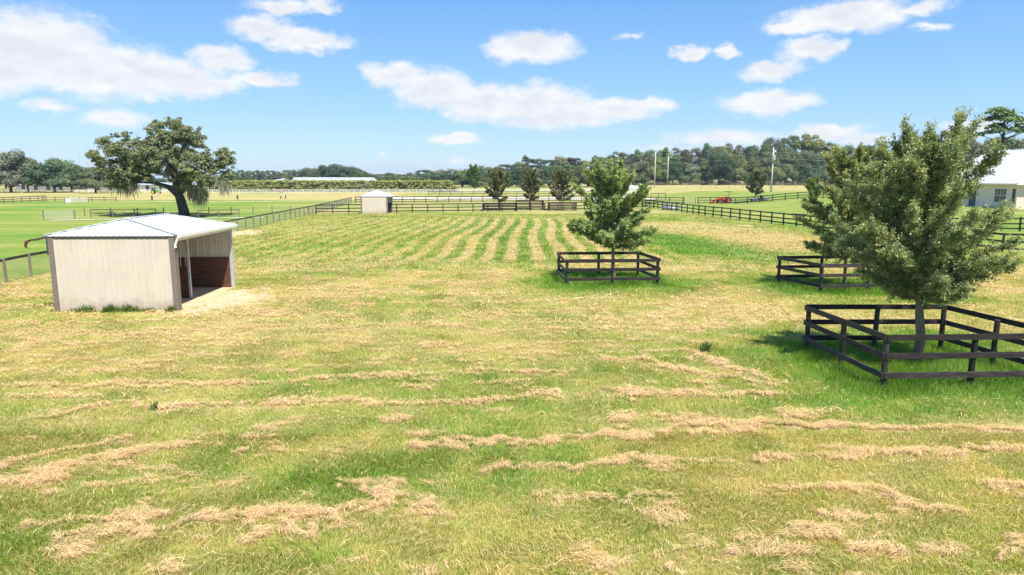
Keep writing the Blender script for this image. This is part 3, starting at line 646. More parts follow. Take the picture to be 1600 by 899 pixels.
mesh_fence('wire mesh fence with pale posts and dark top board left of the paddock', [(-24.3, 27), (-25.6, 36), (-26.9, 67), (-28.9, 99.4), (-33, 141.5)], 1.25, 2.45, True)
mesh_fence('thin wire fence on slim posts crossing the left pasture behind the mossy oak', [(-58, 93), (-48, 94.5), (-37, 98), (-30, 101.5)], 1.15, 2.9, False, mesh=True, grid=.3)
mesh_fence('faint wire fence on slim posts across the far right field before the woods', [(70, 255), (110, 268), (150, 262)], 1.3, 6, False, 'greywood', grid=.45, wr=.01)
# loose rail sections of the left pasture
fence('wooden_rail', 'weathered wooden rail on pale posts just beyond the shed roof', 'weathered pasture fences', [(-55.6, 90.5), (-47.8, 92)], (1.05,), h=1.1, sp=2.6, m='brownwood', pm='greywood', bw=.11, cat='rail')
fence('wooden_rail', 'weathered double rail on pale posts right of the mossy oak trunk', 'weathered pasture fences', [(-40.5, 88.5), (-36, 90.5)], (.55, 1.05), h=1.1, sp=2.2, m='brownwood', pm='greywood', bw=.11, cat='rail')
# metal gates
def gate(loc, rz, w, h, label, m='lightmetal', n=6):
    t = empty('pasture_gate', loc, rz); tag(t, label, 'gate', 'metal pasture gates')
    b = MB(); b.tube([(0, 0, .15), (0, 0, h), (w, 0, h), (w, 0, .15), (0, 0, .15)], .025, 6); b.build('gate_frame', M[m], t)
    b = MB()
    for k in range(1, n): b.tube([(.03, 0, .15 + (h - .15) * k / n), (w - .03, 0, .15 + (h - .15) * k / n)], .018, 6)
    for k in (1, 2, 3): b.box((w * k / 4, .02, .15 + (h - .15) / 2), (.04, .015, h - .15))
    b.build('gate_bars', M[m], t)
    for x in (-.12, w + .12):
        q = post_mesh('post', .07, h + .1, M['greywood']); q.parent = t; q.location = (x, 0, 0)
    return t
gate((-59.0, 86.5, 0), R(2), 3.6, 1.1, 'silver tube gate standing in the left pasture behind the shed')
gate((-93.2, 143.5, 0), R(2), 4.6, 1.15, 'pale pinkish panel gate at the end of the track in the far left pasture', 'gutter', 9)
gate((34.9, 139, 0), R(0), 2.1, 1.2, 'thin wire gate closing the gap between two black fences', 'wire', 5)
fence('wooden_rail', 'dark wooden rail with a grey panel behind the distant small shed', 'weathered pasture fences', [(33.5, 166), (37, 166)], (1.5,), h=1.55, sp=1.75, m='darkfence', cat='rail')
# white far fence
t, _ = fence('white_fence', 'long white board fence across the far side of the pastures', 'white board fences', [(-205, 252), (-130, 240), (-84, 236), (0, 247), (30, 262)], (.35, .75, 1.15), h=1.3, sp=2.45, r=.07, bw=.13, m='white')

# tree enclosures
def enclosure(q, label, n_rails=3, h=1.38, group='black board tree enclosures', m='blackboard', pm='blackwood', r=.075, sp=2.2, spl=2.0, sideout=1):
    q = [Vector(p) for p in q]; o0 = (q[0] + q[1] + q[2] + q[3]) / 4
    t = empty('tree_enclosure', (o0.x, o0.y, 0)); tag(t, label, 'enclosure', group)
    hts = [h - .08 - k * (h - .34) / (n_rails - .999 + (0 if n_rails > 1 else 1)) for k in range(n_rails)]
    if n_rails == 3: hts = [h - .075, h * .60, h * .235]
    proto = None
    for i in range(4):
        a, b = q[i], q[(i + 1) % 4]; L_ = (b - a).length; d = (b - a) / L_; n = max(1, round(L_ / sp)); nrm = Vector((-d.y, d.x)) * (r + .021)
        for k in range(n):
            p = a + d * L_ * k / n
            if proto is None: proto = post_mesh('post', r, h, M[pm]); o = proto
            else: o = proto.copy(); COL.objects.link(o)
            o.parent = t; o.location = (p.x - o0.x, p.y - o0.y, H(p.x, p.y)); o.rotation_euler = (random.gauss(0, .012), random.gauss(0, .012), random.uniform(0, 6)); o.scale = (1, 1, 1 + random.uniform(-.03, .01))
        for z in hts:      # one board per side and course
            b_ = MB(); e = r + .02
            s0 = a - d * (e if i % 2 == 0 else e - .035) - o0; s1 = b + d * (e if i % 2 == 0 else e - .035) - o0; j = random.gauss(0, .006); j2 = random.gauss(0, .006)
            nn_ = nrm if i < 9 else nrm
            b_.beam((s0.x + nn_.x, s0.y + nn_.y, z + j + .02), (s1.x + nn_.x, s1.y + nn_.y, z + j2 + .02), .038, .15)
            b_.build('rail', M[m], t, bevel=.004)
    return t
enclosure(ENC[2], 'large black board enclosure around the nearest young oak at the right edge', h=1.36)
enclosure(ENC[1], 'black board enclosure half hidden behind the crown of the nearest young oak', h=1.33)
enclosure(ENC[0], 'black board enclosure around the lone young tree in mid paddock', h=1.28)
enclosure([(-4.6, 108.2), (-4.5, 112), (.6, 112), (.6, 108.4)], 'dark low enclosure around the leftmost of the three round trees by the cross fence', h=1.15, m='darkfence', pm='darkfence')
enclosure([(.7, 113.6), (.7, 118), (5.2, 118), (5.2, 113.8)], 'paler enclosure round the middle one of three small trees by the cross fence', h=1.4, m='brownwood', pm='blackwood')
enclosure([(6.0, 109.5), (6.0, 113.5), (10.3, 114), (10.3, 110)], 'thin enclosure around the right one of the three small trees by the cross fence', h=1.2, m='brownwood', pm='blackwood')

# ------------------------------------------------------------ trees
def leaf_cards(pos, ax, nrm, ln, wd):
    """rhombic leaves"""
    ax = ax / np.linalg.norm(ax, axis=1, keepdims=True); b = np.cross(nrm, ax); b /= np.linalg.norm(b, axis=1, keepdims=True) + 1e-9
    l = ln[:, None]; w = wd[:, None]; n = np.cross(ax, b)
    A = pos; B = pos + ax * l * .5 + b * w * .5 + n * w * .12; Cc = pos + ax * l; D = pos + ax * l * .5 - b * w * .5 + n * w * .12
    V = np.stack([A, B, Cc, D], 1).reshape(-1, 3); F = np.arange(len(pos))[:, None] * 4 + np.array([[0, 1, 2, 3]])
    return V, F
def unit(v): return v / (np.linalg.norm(v, axis=-1, keepdims=True) + 1e-9)
def young_oak(name, label, group, loc, h, zb, prof, nb, seed, leaf=(.085, .045), tone=((.31, .37, .15), (.12, .18, .08), (.52, .52, .27)), twigs=7, per=34, elev=(22, 62), lean=(0, 0), trunk_r=.085, density=1., cat='tree', wisps=()):
    rg = np.random.default_rng(seed); t = empty(name, loc); tag(t, label, cat, group)
    wood = MB(); tp = [Vector((0, 0, -.05))]; tr = [trunk_r * 1.35]
    for k in range(1, 9):
        f = k / 8; tp.append(Vector((lean[0] * f + rg.normal(0, .03) * h / 7, lean[1] * f + rg.normal(0, .03) * h / 7, h * .93 * f))); tr.append(trunk_r * (1.0 - .9 * f) + .004)
    tp.insert(1, Vector((0, 0, .25))); tr.insert(1, trunk_r)
    wood.tube(tp, tr, 10)
    def trunk_at(z):
        for a, b in zip(tp[:-1], tp[1:]):
            if b.z >= z: return a.lerp(b, (z - a.z) / max(1e-6, b.z - a.z))
        return tp[-1]
    TW0, TD, TL = [], [], []
    specs = []
    for i in range(nb):
        f = ((i + .5) / nb) ** .92; z = zb + (h * .90 - zb) * f; specs.append((z, i * 2.39996 + rg.normal(0, .35), prof(f) * rg.uniform(.72, 1.12), elev[0] + (elev[1] - elev[0]) * f + rg.normal(0, 7)))
    specs += list(wisps)
    for (z, a, L_, e) in specs:
        p = trunk_at(z); d0 = Vector((math.cos(a) * math.cos(R(e)), math.sin(a) * math.cos(R(e)), math.sin(R(e)))); n = 6; pts = [p.copy()]; L3 = L_ / max(.35, math.cos(R(e)))
        for k in range(n):
            d = (d0 + Vector((0, 0, .16 * k / n)) + Vector(rg.normal(0, .11, 3))).normalized(); pts.append(pts[-1] + d * L3 / n)
        r0 = max(.008, trunk_r * .42 * L_ / 2.2); wood.tube(pts, [r0 * (1 - .85 * k / n) + .003 for k in range(n + 1)], 5, cap=False)
        for k in range(n):
            for _ in range(twigs):
                if k == 0 and rg.random() < .5: continue
                s = (k + rg.random()) / n; q = pts[k].lerp(pts[k + 1], rg.random()); dd = (pts[k + 1] - pts[k]).normalized()
                sd = Vector(rg.normal(0, 1, 3)); sd = (sd - sd.dot(dd) * dd).normalized(); td = (dd * rg.uniform(.35, 1.0) + sd * rg.uniform(.5, 1.) + Vector((0, 0, .22))).normalized()
                tl = rg.uniform(.22, .55) * (1.15 - .5 * s) * (h / 7) ** .5 * (L_ / 1.8) ** .35
                TW0.append(q); TD.append(td); TL.append(tl)
        for _ in range(4): TW0.append(pts[-1]); TD.append((pts[-1] - pts[-2]).normalized() + Vector(rg.normal(0, .25, 3))); TL.append(rg.uniform(.2, .5) * (h / 7) ** .5)
    TW0 = np.array([tuple(v) for v in TW0]); TD = unit(np.array([tuple(v) for v in TD])); TL = np.array(TL); nT = len(TL)
    for i in range(0, nT, 3):
        wood.tube([TW0[i], TW0[i] + TD[i] * TL[i] * .8], [.006, .002], 3, cap=False)
    wood.build('trunk', M['bark'], t, smooth=True)
    ti = np.repeat(np.arange(nT), per); n = len(ti); s = rg.random(n) ** .8
    pos = TW0[ti] + TD[ti] * (TL[ti] * s)[:, None] + rg.normal(0, .042, (n, 3)) * (h / 7)
    side = unit(rg.normal(0, 1, (n, 3))); ax = unit(TD[ti] * .8 + side); nr = unit(rg.normal(0, .75, (n, 3)) + np.array([0, 0, .9]) + .3 * unit(pos - np.array([0, 0, h * .5])))
    ln = leaf[0] * rg.uniform(.6, 1.25, n); wd = leaf[1] * rg.uniform(.7, 1.3, n)
    V, F = leaf_cards(pos, ax, nr, ln, wd)
    tc_ = rg.random(nT); mixv = np.clip(tc_[ti] * .8 + rg.normal(0, .18, n) + .25 * (s - .5), 0, 1)[:, None]
    a, b, c = (np.array(q) for q in tone); col = np.where(mixv < .5, b + (a - b) * mixv * 2, a + (c - a) * (mixv - .5) * 2) * rg.uniform(.75, 1.3, n)[:, None]
    np_mesh('crown', V, F, M['leaf'], np.repeat(col, 4, 0), t)
    return t
def prof_t3(f): return float(np.interp(f, [0, .1, .3, .5, .68, .82, 1], [1.15, 1.8, 2.1, 1.75, 1.1, .65, .35]))
def prof_t1(f): return float(np.interp(f, [0, .12, .35, .55, .75, .9, 1], [1.7, 2.05, 2.05, 1.5, 1.15, .9, .5]))
def prof_rd(f): return 1.55 * math.sin(math.pi * min(1, .25 + f * .8)) + .2
GY = 'young trees planted inside board enclosures'
w3 = [(2.4, R(5), 1.9, 30), (3.2, R(120), 1.6, 45), (2.3, R(-60), 1.9, 16), (2.6, R(175), 2.1, 18), (2.3, R(185), 1.9, 14), (3.0, R(200), 2.0, 20), (4.6, R(160), .8, 60), (4.8, R(10), .8, 68), (2.3, R(-20), 1.9, 12), (3.4, R(170), 2.0, 30), (3.8, R(190), 1.7, 42), (4.7, R(185), .7, 68), (4.9, R(90), .5, 72), (3.9, R(178), 1.3, 56), (4.3, R(-80), .9, 62), (2.8, R(150), 2.0, 20)]
w1_ = [(1.9, R(8), 2.1, 12), (2.0, R(-30), 2.2, 10), (1.9, R(180), 2.0, 14), (2.1, R(165), 2.2, 12), (2.5, R(15), 1.9, 22), (2.4, R(190), 1.9, 18), (1.9, R(-100), 1.9, 8), (1.9, R(90), 1.9, 8), (3.0, R(0), 1.5, 38), (2.9, R(180), 1.3, 36)]
young_oak('oak_tree', 'tall bushy young oak nearest the camera, inside the large enclosure at right', GY, (11.55, 18.9, 0), 6.1, 1.6, prof_t3, 64, 3, leaf=(.062, .034), twigs=10, per=60, elev=(16, 58), lean=(-.3, 0), trunk_r=.14, wisps=w3)
young_oak('oak_tree', 'bushy young oak standing directly behind the nearest oak', GY, (15.95, 32.4, 0), 6.0, 1.15, lambda f: 2.1 * (1 - f) ** .5 * min(1, .75 + f * 2) + .25, 48, 5, leaf=(.10, .056), twigs=9, per=38, elev=(8, 58), tone=((.33, .38, .15), (.14, .20, .09), (.54, .52, .24)))
young_oak('oak_tree', 'lone young tree with pyramid crown in its enclosure in mid paddock', GY, (5.3, 35.2, 0), 5.3, 1.5, prof_t1, 40, 8, leaf=(.095, .055), twigs=9, per=42, elev=(14, 58), wisps=w1_, lean=(-.12, 0), tone=((.33, .43, .16), (.14, .22, .09), (.56, .61, .26)), trunk_r=.10)
for k, (lc, hh_, lab, sd, wd_) in enumerate([((-2.15, 110.2, 0), 6.2, 'leftmost and roundest of the three small trees by the cross fence', 21, 1.45), ((3.1, 116, 0), 6.6, 'slim pale middle one of the three small trees by the cross fence', 22, 1.0), ((8.0, 112, 0), 6.1, 'rightmost of the three small trees by the cross fence', 23, 1.35)]):
    young_oak('young_tree', lab, GY, lc, hh_, 1.3, lambda f, w=wd_: prof_rd(f) * w, 26, sd, leaf=(.24, .14), twigs=5, per=16, elev=(25, 60), trunk_r=.09, tone=((.20, .21, .085), (.11, .135, .055), (.30, .29, .12)))
young_oak('young_tree', 'small young tree growing between the red tractor and the grey buggy', 'small field trees', (50.3, 142.5, 0), 6.3, 1.7, lambda f: prof_rd(f) * 1.3, 24, 31, leaf=(.28, .16), twigs=5, per=15, tone=((.16, .20, .09), (.09, .13, .06), (.25, .26, .11)), trunk_r=.09)
young_oak('young_tree', 'small bright green upright tree in front of the far middle woods', 'small field trees', (-14.5, 262, 0), 9.5, 1.0, lambda f: 3.3 * (1 - f) ** .6 + .4, 22, 32, leaf=(.5, .32), twigs=5, per=12, elev=(30, 60), tone=((.16, .26, .06), (.09, .17, .04), (.22, .3, .08)), trunk_r=.12)
young_oak('young_tree', 'small bright palm green tree showing left of the second young oak', 'small field trees', (42.8, 98, 0), 4.8, .8, lambda f: 1.3 * (1 - f) ** .5 + .2, 16, 33, leaf=(.3, .1), twigs=5, per=14, tone=((.2, .3, .07), (.14, .22, .05), (.28, .34, .1)), trunk_r=.07)

def clump_leaves(cl, card, dens_, rg, tones, up=.5, flat=.8):
    """cl: list of (x,y,z,r) -> leaf cards over clump shells"""
    Ps, Ns, Cl = [], [], []
    for (x, y, z, r) in cl:
        n = int(dens_ * r * r / card ** 2); d = unit(rg.normal(0, 1, (n, 3))); d[:, 2] = np.where(d[:, 2] < -.35, -d[:, 2] * .6, d[:, 2])
        lump = .78 + .4 * np.abs(np.sin(d[:, 0] * 5.1 + x) * np.cos(d[:, 1] * 4.3 + y) * np.sin(d[:, 2] * 4.7 + z)) ; rr = r * lump * rg.uniform(.62, 1.06, n)
        Ps.append(np.array([x, y, z]) + d * rr[:, None] * np.array([1, 1, flat])); Ns.append(unit(d + np.array([0, 0, up]) + rg.normal(0, .38, (n, 3)))); tv = rg.random(); Cl.append(np.clip(np.full(n, tv) * .7 + rg.random(n) * .3, 0, 1))
    pos = np.concatenate(Ps); nr = np.concatenate(Ns); m = np.concatenate(Cl)[:, None]; n = len(pos)
    ax = unit(np.cross(nr, unit(rg.normal(0, 1, (n, 3))))); s = card * rg.uniform(.55, 1.3, n)
    V, F = leaf_cards(pos - ax * s[:, None] * .5, ax, nr, s, s * rg.uniform(.5, .8, n))
    a, b, c = (np.array(q) for q in tones); col = np.where(m < .5, b + (a - b) * m * 2, a + (c - a) * (m - .5) * 2) * rg.uniform(.7, 1.3, n)[:, None]
    return V, F, np.repeat(col, 4, 0)
# --- the old oak with hanging moss, left
def mossy_oak():
    rg = np.random.default_rng(12); D0 = 94.0; bx, by, _ = pxd(287, 338, D0); t = empty('mossy_oak', (bx, D0, 0)); tag(t, 'big old oak with hanging grey moss rising behind the run-in shed', 'tree')
    def W(px, py, dy=0): q = pxd(px, py, D0 + dy); return Vector((q[0] - bx, q[1] - D0, q[2]))
    wood = MB()
    wood.tube([Vector((0, 0, -.2)), W(287, 330), W(282, 312), W(276, 295), W(274, 272), W(272, 245), W(270, 215)], [.85, .66, .6, .52, .42, .26, .08], 10)
    limbs = [([W(280, 308), W(262, 292), W(240, 286), W(222, 272), W(200, 255), W(185, 235, -1)], .36), ([W(276, 290), W(290, 265, -2), W(310, 250, -3), W(335, 250, -3)], .27), ([W(282, 305, 0), W(295, 285, 2), W(320, 275, 3), W(345, 270, 3)], .24),
             ([W(274, 270), W(255, 240, 2), W(240, 215, 2)], .22), ([W(274, 262), W(285, 230, -2), W(292, 200, -2)], .2), ([W(240, 286), W(215, 285, -1), W(195, 280, -2)], .15), ([W(222, 272), W(180, 262), W(150, 245, 1)], .15), ([W(276, 295), W(270, 270, 4), W(255, 245, 6)], .22), ([W(274, 285), W(262, 262, -5), W(250, 245, -6)], .22)]
    for pts, r in limbs: wood.tube(pts, [r * (1 - .8 * k / (len(pts) - 1)) + .02 for k in range(len(pts))], 7)
    wood.build('trunk', M['oakbark'], t, smooth=True)
    cl = []; extra = []
    for (ex_, ey_, rx_, ry_, n_) in ((268, 236, 58, 46, 40), (194, 252, 46, 34, 26), (334, 262, 30, 30, 16), (185, 222, 24, 16, 6), (150, 244, 18, 8, 4), (190, 278, 38, 14, 22), (225, 262, 26, 24, 14), (300, 285, 30, 16, 12), (180, 245, 44, 22, 14)):
        for _ in range(n_):
            a_ = rg.uniform(0, 6.28); q_ = math.sqrt(rg.random()); extra.append((ex_ + math.cos(a_) * rx_ * q_, ey_ + math.sin(a_) * ry_ * q_, rg.uniform(7, 12), rg.uniform(-5, 6)))
    for (px, py, r, dy) in [(268, 198, 15, 0), (250, 210, 15, 1), (288, 203, 15, -1), (236, 222, 14, 2), (262, 222, 20, -2), (292, 226, 18, 0), (308, 228, 12, 2), (226, 240, 16, 0), (250, 243, 18, -3), (280, 246, 20, -4), (312, 250, 17, -1), (330, 262, 14, 0),
                            (345, 240, 12, 1), (352, 255, 13, 1), (358, 272, 11, 1), (340, 280, 12, 0), (300, 268, 16, -4), (318, 284, 13, -2), (240, 264, 15, -2), (215, 258, 15, -1), (200, 245, 12, 0), (186, 226, 10, 0), (178, 213, 8, 0), (196, 208, 9, 1), (212, 218, 7, 1), (168, 238, 9, 0),
                            (150, 241, 7, 0), (139, 242, 4, 0), (180, 256, 12, 1), (168, 272, 10, 0), (190, 276, 12, -1), (212, 276, 10, -1), (178, 290, 7, -1), (262, 276, 8, -3), (290, 292, 9, -3), (305, 308, 8, 1), (313, 318, 6, 1), (348, 292, 7, 1), (270, 240, 16, 5), (300, 240, 16, 5), (240, 235, 14, 6), (326, 240, 9, 0), (365, 262, 5, 1), (362, 246, 5, 1), (275, 188, 8, 0), (232, 205, 7, 1), (262, 185, 6, 0)] + extra:
        c = W(px, py, dy); R0 = r * D0 / FPX
        for _ in range(max(5, int(r / 1.15))):
            d = rg.normal(0, 1, 3); d /= np.linalg.norm(d); k = R0 * rg.uniform(.2, .95); cl.append((c.x + d[0] * k, c.y + d[1] * k * 1.2, c.z + d[2] * k * .85, R0 * rg.uniform(.36, .62)))
    V, F, col = clump_leaves(cl, .26, 16, rg, ((.19, .22, .085), (.10, .13, .06), (.29, .29, .14)), up=.45)
    np_mesh('crown', V, F, M['oakleaf'], col, t)
    # moss drapes
    n = 500; ci = rg.integers(0, len(cl), n); P0 = np.array([cl[i][:3] for i in ci]) + rg.normal(0, .55, (n, 3)); ln = rg.uniform(.4, 1.1, n)
    spots = [(197, 280, 3.0), (203, 283, 2.4), (304, 290, 3.4), (311, 292, 3.2), (316, 295, 2.5), (297, 285, 3.0), (350, 285, 2.0), (262, 262, 2.2), (290, 262, 2.4), (187, 283, 2.2), (333, 275, 1.8)]
    ex = np.repeat(np.arange(len(spots)), 90); SP = np.array([tuple(W(s[0], s[1], -1)) for s in spots]); P1 = SP[ex] + rg.normal(0, .35, (len(ex), 3)) * np.array([1, 1, .8]); l1 = np.array([s[2] for s in spots])[ex] * rg.uniform(.4, 1, len(ex))
    pos = np.concatenate([P0, P1]); ln = np.concatenate([ln, l1]); n = len(pos); ax = unit(np.array([0, 0, -1.]) + rg.normal(0, .16, (n, 3))); nr = unit(np.stack([rg.normal(0, 1, n), rg.normal(-.5, 1, n), rg.normal(.2, .2, n)], -1))
    V, F = leaf_cards(pos, ax, nr, ln, rg.uniform(.04, .13, n)); c = np.array((.30, .29, .20)) * rg.uniform(.6, 1.3, n)[:, None]
    np_mesh('moss', V, F, M['moss'], np.repeat(c, 4, 0), t)
mossy_oak()

# --- far tree prototypes (unit: real metres), copied into place
def far_tree(kind, seed, h, wd, tones, card):
    rg = np.random.default_rng(seed); t = empty(kind, (0, 0, 0)); wood = MB(); cl = []
    tr = h * .022 + .05
    if kind == 'pine_tree':
        top = Vector((rg.normal(0, h * .03), 0, h * .93)); wood.tube([(0, 0, -.3), (h * .01, 0, h * .5), tuple(top)], [tr * .8, tr * .65, tr * .2], 7)
        for k in range(11):
            z = h * rg.uniform(.62, .97); a = rg.uniform(0, 6.28); r = wd * .5 * rg.uniform(.35, 1) * (1.25 - z / h * .7); e = Vector((math.cos(a) * r, math.sin(a) * r, z + h * .03)); wood.tube([(0, 0, z - h * .06), tuple(e)], [tr * .25, .04], 5)
            cl.append((e.x, e.y, e.z, wd * rg.uniform(.11, .19)))
            cl.append((e.x * .6, e.y * .6, e.z + h * .02, wd * rg.uniform(.10, .16)))
        cl.append((top.x, 0, h * .95, wd * .2)); flat = .6
    else:
        br = 5; wood.tube([(0, 0, -.3), (rg.normal(0, .2), 0, h * .25), (rg.normal(0, .4), 0, h * .6)], [tr * 1.5, tr * 1.1, tr * .4], 7)
        for k in range(br):
            a = k * 6.28 / br + rg.normal(0, .3); wood.tube([(0, 0, h * .22), (math.cos(a) * wd * .2, math.sin(a) * wd * .2, h * .45), (math.cos(a) * wd * .36, math.sin(a) * wd * .36, h * .6)], [tr * .7, tr * .4, .05], 5)
        n = 62 if kind == 'tall_tree' else 56
        for k in range(n):
            a = rg.uniform(0, 6.28); f = rg.random()
            if kind == 'tall_tree': z = h * (.10 + .82 * f); r = wd * .5 * (.55 + .6 * math.sin(math.pi * min(1, f * .9 + .1))) * rg.uniform(.35, .9)
            else: z = h * (.20 + .66 * f); r = wd * .5 * math.sqrt(max(.02, 1 - ((f - .15) / .95) ** 2)) * rg.uniform(.45, .92)
            cl.append((math.cos(a) * r, math.sin(a) * r, z + rg.normal(0, .02) * h, wd * rg.uniform(.11, .20)))
        flat = .85
    wood.build('trunk', M['oakbark'], t, smooth=True)
    V, F, col = clump_leaves(cl, card, 19 if kind != 'pine_tree' else 20, rg, tones, up=.55, flat=flat)
    np_mesh('crown', V, F, M['farleaf'], col, t); return t
T_OL = ((.17, .21, .06), (.09, .125, .045), (.27, .28, .10)); T_DK = ((.075, .125, .045), (.045, .08, .034), (.13, .18, .065)); T_GR = ((.19, .20, .10), (.11, .13, .065), (.28, .275, .14)); T_PN = ((.10, .19, .055), (.06, .12, .04), (.16, .25, .075))
PR = {'oak_tree': [far_tree('oak_tree', 101, 14, 17, T_OL, .62), far_tree('oak_tree', 102, 14, 18, T_DK, .62), far_tree('oak_tree', 103, 14, 16, T_GR, .62)],
      'tall_tree': [far_tree('tall_tree', 111, 20, 12, T_OL, .62), far_tree('tall_tree', 112, 20, 13, T_DK, .62), far_tree('tall_tree', 113, 20, 12, T_GR, .62)],
      'pine_tree': [far_tree('pine_tree', 121, 18, 10, T_PN, .5), far_tree('pine_tree', 122, 18, 9, T_PN, .5)]}
PH = {'oak_tree': 14., 'tall_tree': 20., 'pine_tree': 18.}; PW = {'oak_tree': 17., 'tall_tree': 12.3, 'pine_tree': 9.5}
used = set()
def place(kind, v, px, top, d, wpx, label, group, rz=None):
    x, y, z = pxd(px, top, d); g0 = H(x, y) - .05; hh = z - g0; w = wpx * d / FPX; sc = (w / PW[kind], w / PW[kind], hh / PH[kind] / .97); pr = PR[kind][v]; rz = random.uniform(0, 6.28) if rz is None else rz
    if (kind, v) not in used: used.add((kind, v)); o = pr; o.location = (x, y, g0); o.rotation_euler = (0, 0, rz); o.scale = sc
    else: o = copy_tree(pr, (x, y, g0), rz, sc)
    tag(o, label, 'tree', group); return o
TONE = ['olive', 'dark green', 'greyish']
# left group along the white fence
GL = 'trees beyond the white fence at far left'
place('oak_tree', 2, 10, 238, 248, 72, 'greyish mossy oak at the left edge beyond the white fence', GL)
place('oak_tree', 0, 38, 246, 256, 56, 'olive oak second from the left edge beyond the white fence', GL)
place('oak_tree', 1, 80, 249, 246, 74, 'dark green oak with stout black trunk beyond the white fence', GL)
place('oak_tree', 1, 108, 258, 255, 48, 'low dark oak right of the stout trunked one beyond the white fence', GL)
place('oak_tree', 0, 146, 261, 236, 52, 'small yellowish tree left of the mossy oak, by the white fence', GL)
for k, (px, tp_) in enumerate([(120, 266), (165, 275), (190, 272), (215, 276), (345, 276), (5, 262), (60, 262), (240, 279), (330, 280)]):
    place('oak_tree', k % 3, px, tp_, 300 + 7 * k, 46, 'low hazy tree far behind the mossy oak, number unclear, in the left background row' if 0 else 'low %s tree in the hazy row behind the left pasture' % TONE[k % 3], 'hazy row of trees behind the left pasture')
# distant pine wood
for k in range(15):
    place('tall_tree', k % 3, 366 + k * 8.2, 266.5 + random.uniform(-1.6, 1.6), 520 + (k % 4) * 12, 17, 'tree of the low hazy wood above the hedge', 'hazy wood above the long hedge')
for k, (px, tp_, w) in enumerate([(483, 263, 26), (500, 259, 30), (515, 262, 26), (530, 257, 32), (546, 261, 30), (558, 264, 26), (570, 268, 24), (490, 270, 30), (540, 268, 34), (562, 272, 26)]):
    place('oak_tree', 1, px, tp_, 400 + (k % 3) * 9, w * 1.35, 'dark bluish oak of the clump behind the long pale greenhouse roof', 'dark clump of oaks behind the greenhouse')
# the skyline from the middle to the right
sky_pts = [(580, 273), (600, 271), (640, 270), (665, 265), (700, 262), (728, 264), (737, 270), (747, 262), (770, 259), (795, 256), (811, 253), (824, 247), (850, 249), (866, 252), (880, 245), (914, 247), (930, 248), (955, 239), (994, 236), (1014, 239), (1028, 233), (1055, 233), (1089, 230), (1129, 226), (1156, 225), (1186, 225), (1202, 220), (1215, 215), (1239, 209), (1278, 212), (1291, 221), (1309, 227), (1355, 228), (1383, 227), (1440, 225)]
sx, sy = zip(*sky_pts)
def zone(px):
    return 'left end' if px < 740 else 'middle' if px < 960 else 'right' if px < 1190 else 'high right end'
GW = 'trees of the long woods across the background'
px = 582; k = 0
while px < 1450:
    d = 400 if px < 740 else 392; tp_ = float(np.interp(px, sx, sy)); w = 30 if px < 740 else 40
    kind = random.choice(['tall_tree', 'oak_tree', 'tall_tree']); v = random.choice([0, 1, 2, 0] if px > 900 else [1, 1, 0, 2])
    place(kind, v, px, tp_ + random.uniform(-1, 3), d + 30, w * random.uniform(.9, 1.2), 'tall %s tree on the skyline of the %s of the woods' % (TONE[v], zone(px)), GW)
    px += w * .52; k += 1
px = 590
while px < 1450:
    d = 388; tp_ = float(np.interp(px, sx, sy)); base = 292; f = random.uniform(.52, .82); v = random.choice([0, 2, 0, 1] if px > 900 else [1, 1, 0]); w = random.uniform(28, 46)
    place('oak_tree', v, px, base - (base - tp_) * f, d - random.uniform(0, 14), w, 'lower %s tree at the front of the %s of the woods' % (TONE[v], zone(px)), GW); px += w * .62
for (px, tp_) in ((930, 247), (996, 238), (1040, 235), (1104, 229), (822, 247)):
    place('pine_tree', int(px / 2) % 2, px, tp_ - 1, 410, 22, 'thin topped pine rising above the woods %s' % {930: 'over the mid paddock tree', 996: 'above the tiny distant shed', 1040: 'between the two wooden poles', 1104: 'left of the red tractor', 822: 'above the slim middle tree'}[px], 'pines above the woods')
# behind the house
GH = 'trees behind the cream roofed house'
place('tall_tree', 2, 1490, 200, 140, 70, 'greyish feathery tree left behind the cream roofed house', GH); place('tall_tree', 0, 1450, 214, 150, 60, 'olive tree behind the top of the nearest young oak', GH)
place('oak_tree', 2, 1525, 222, 150, 70, 'low greyish tree right behind the cream roof ridge', GH); place('oak_tree', 0, 1570, 214, 160, 80, 'olive tree under the tall spreading pine', GH); place('oak_tree', 0, 1620, 212, 150, 70, 'olive tree at the right edge behind the house', GH)
place('oak_tree', 1, 1400, 238, 165, 70, 'dark tree between the two nearest young oaks, far behind', GH)
place('pine_tree', 0, 1572, 176, 128, 92, 'tall spreading pine with open crown above the house roof', GH, .5)
# undergrowth at the foot of the woods
rg = np.random.default_rng(77); cl = []
for px in np.arange(585, 1440, 2.0):
    d = 376 + rg.uniform(-2, 30) + (10 if px < 740 else 0); x, y, _ = pxd(px, 290, d); r = rg.uniform(1.3, 3.2); cl.append((x, y + 3, r * rg.uniform(.4, 1.1) + (rg.uniform(0, 4) if d > 384 else 0), r))
V, F, col = clump_leaves(cl, .7, 12, rg, ((.13, .16, .07), (.06, .085, .045), (.22, .25, .11)), up=.4)
u_ = np_mesh('undergrowth', V, F, M['oakleaf'], col); tag(u_, 'tangled green undergrowth along the foot of the woods', 'undergrowth', kind='stuff')
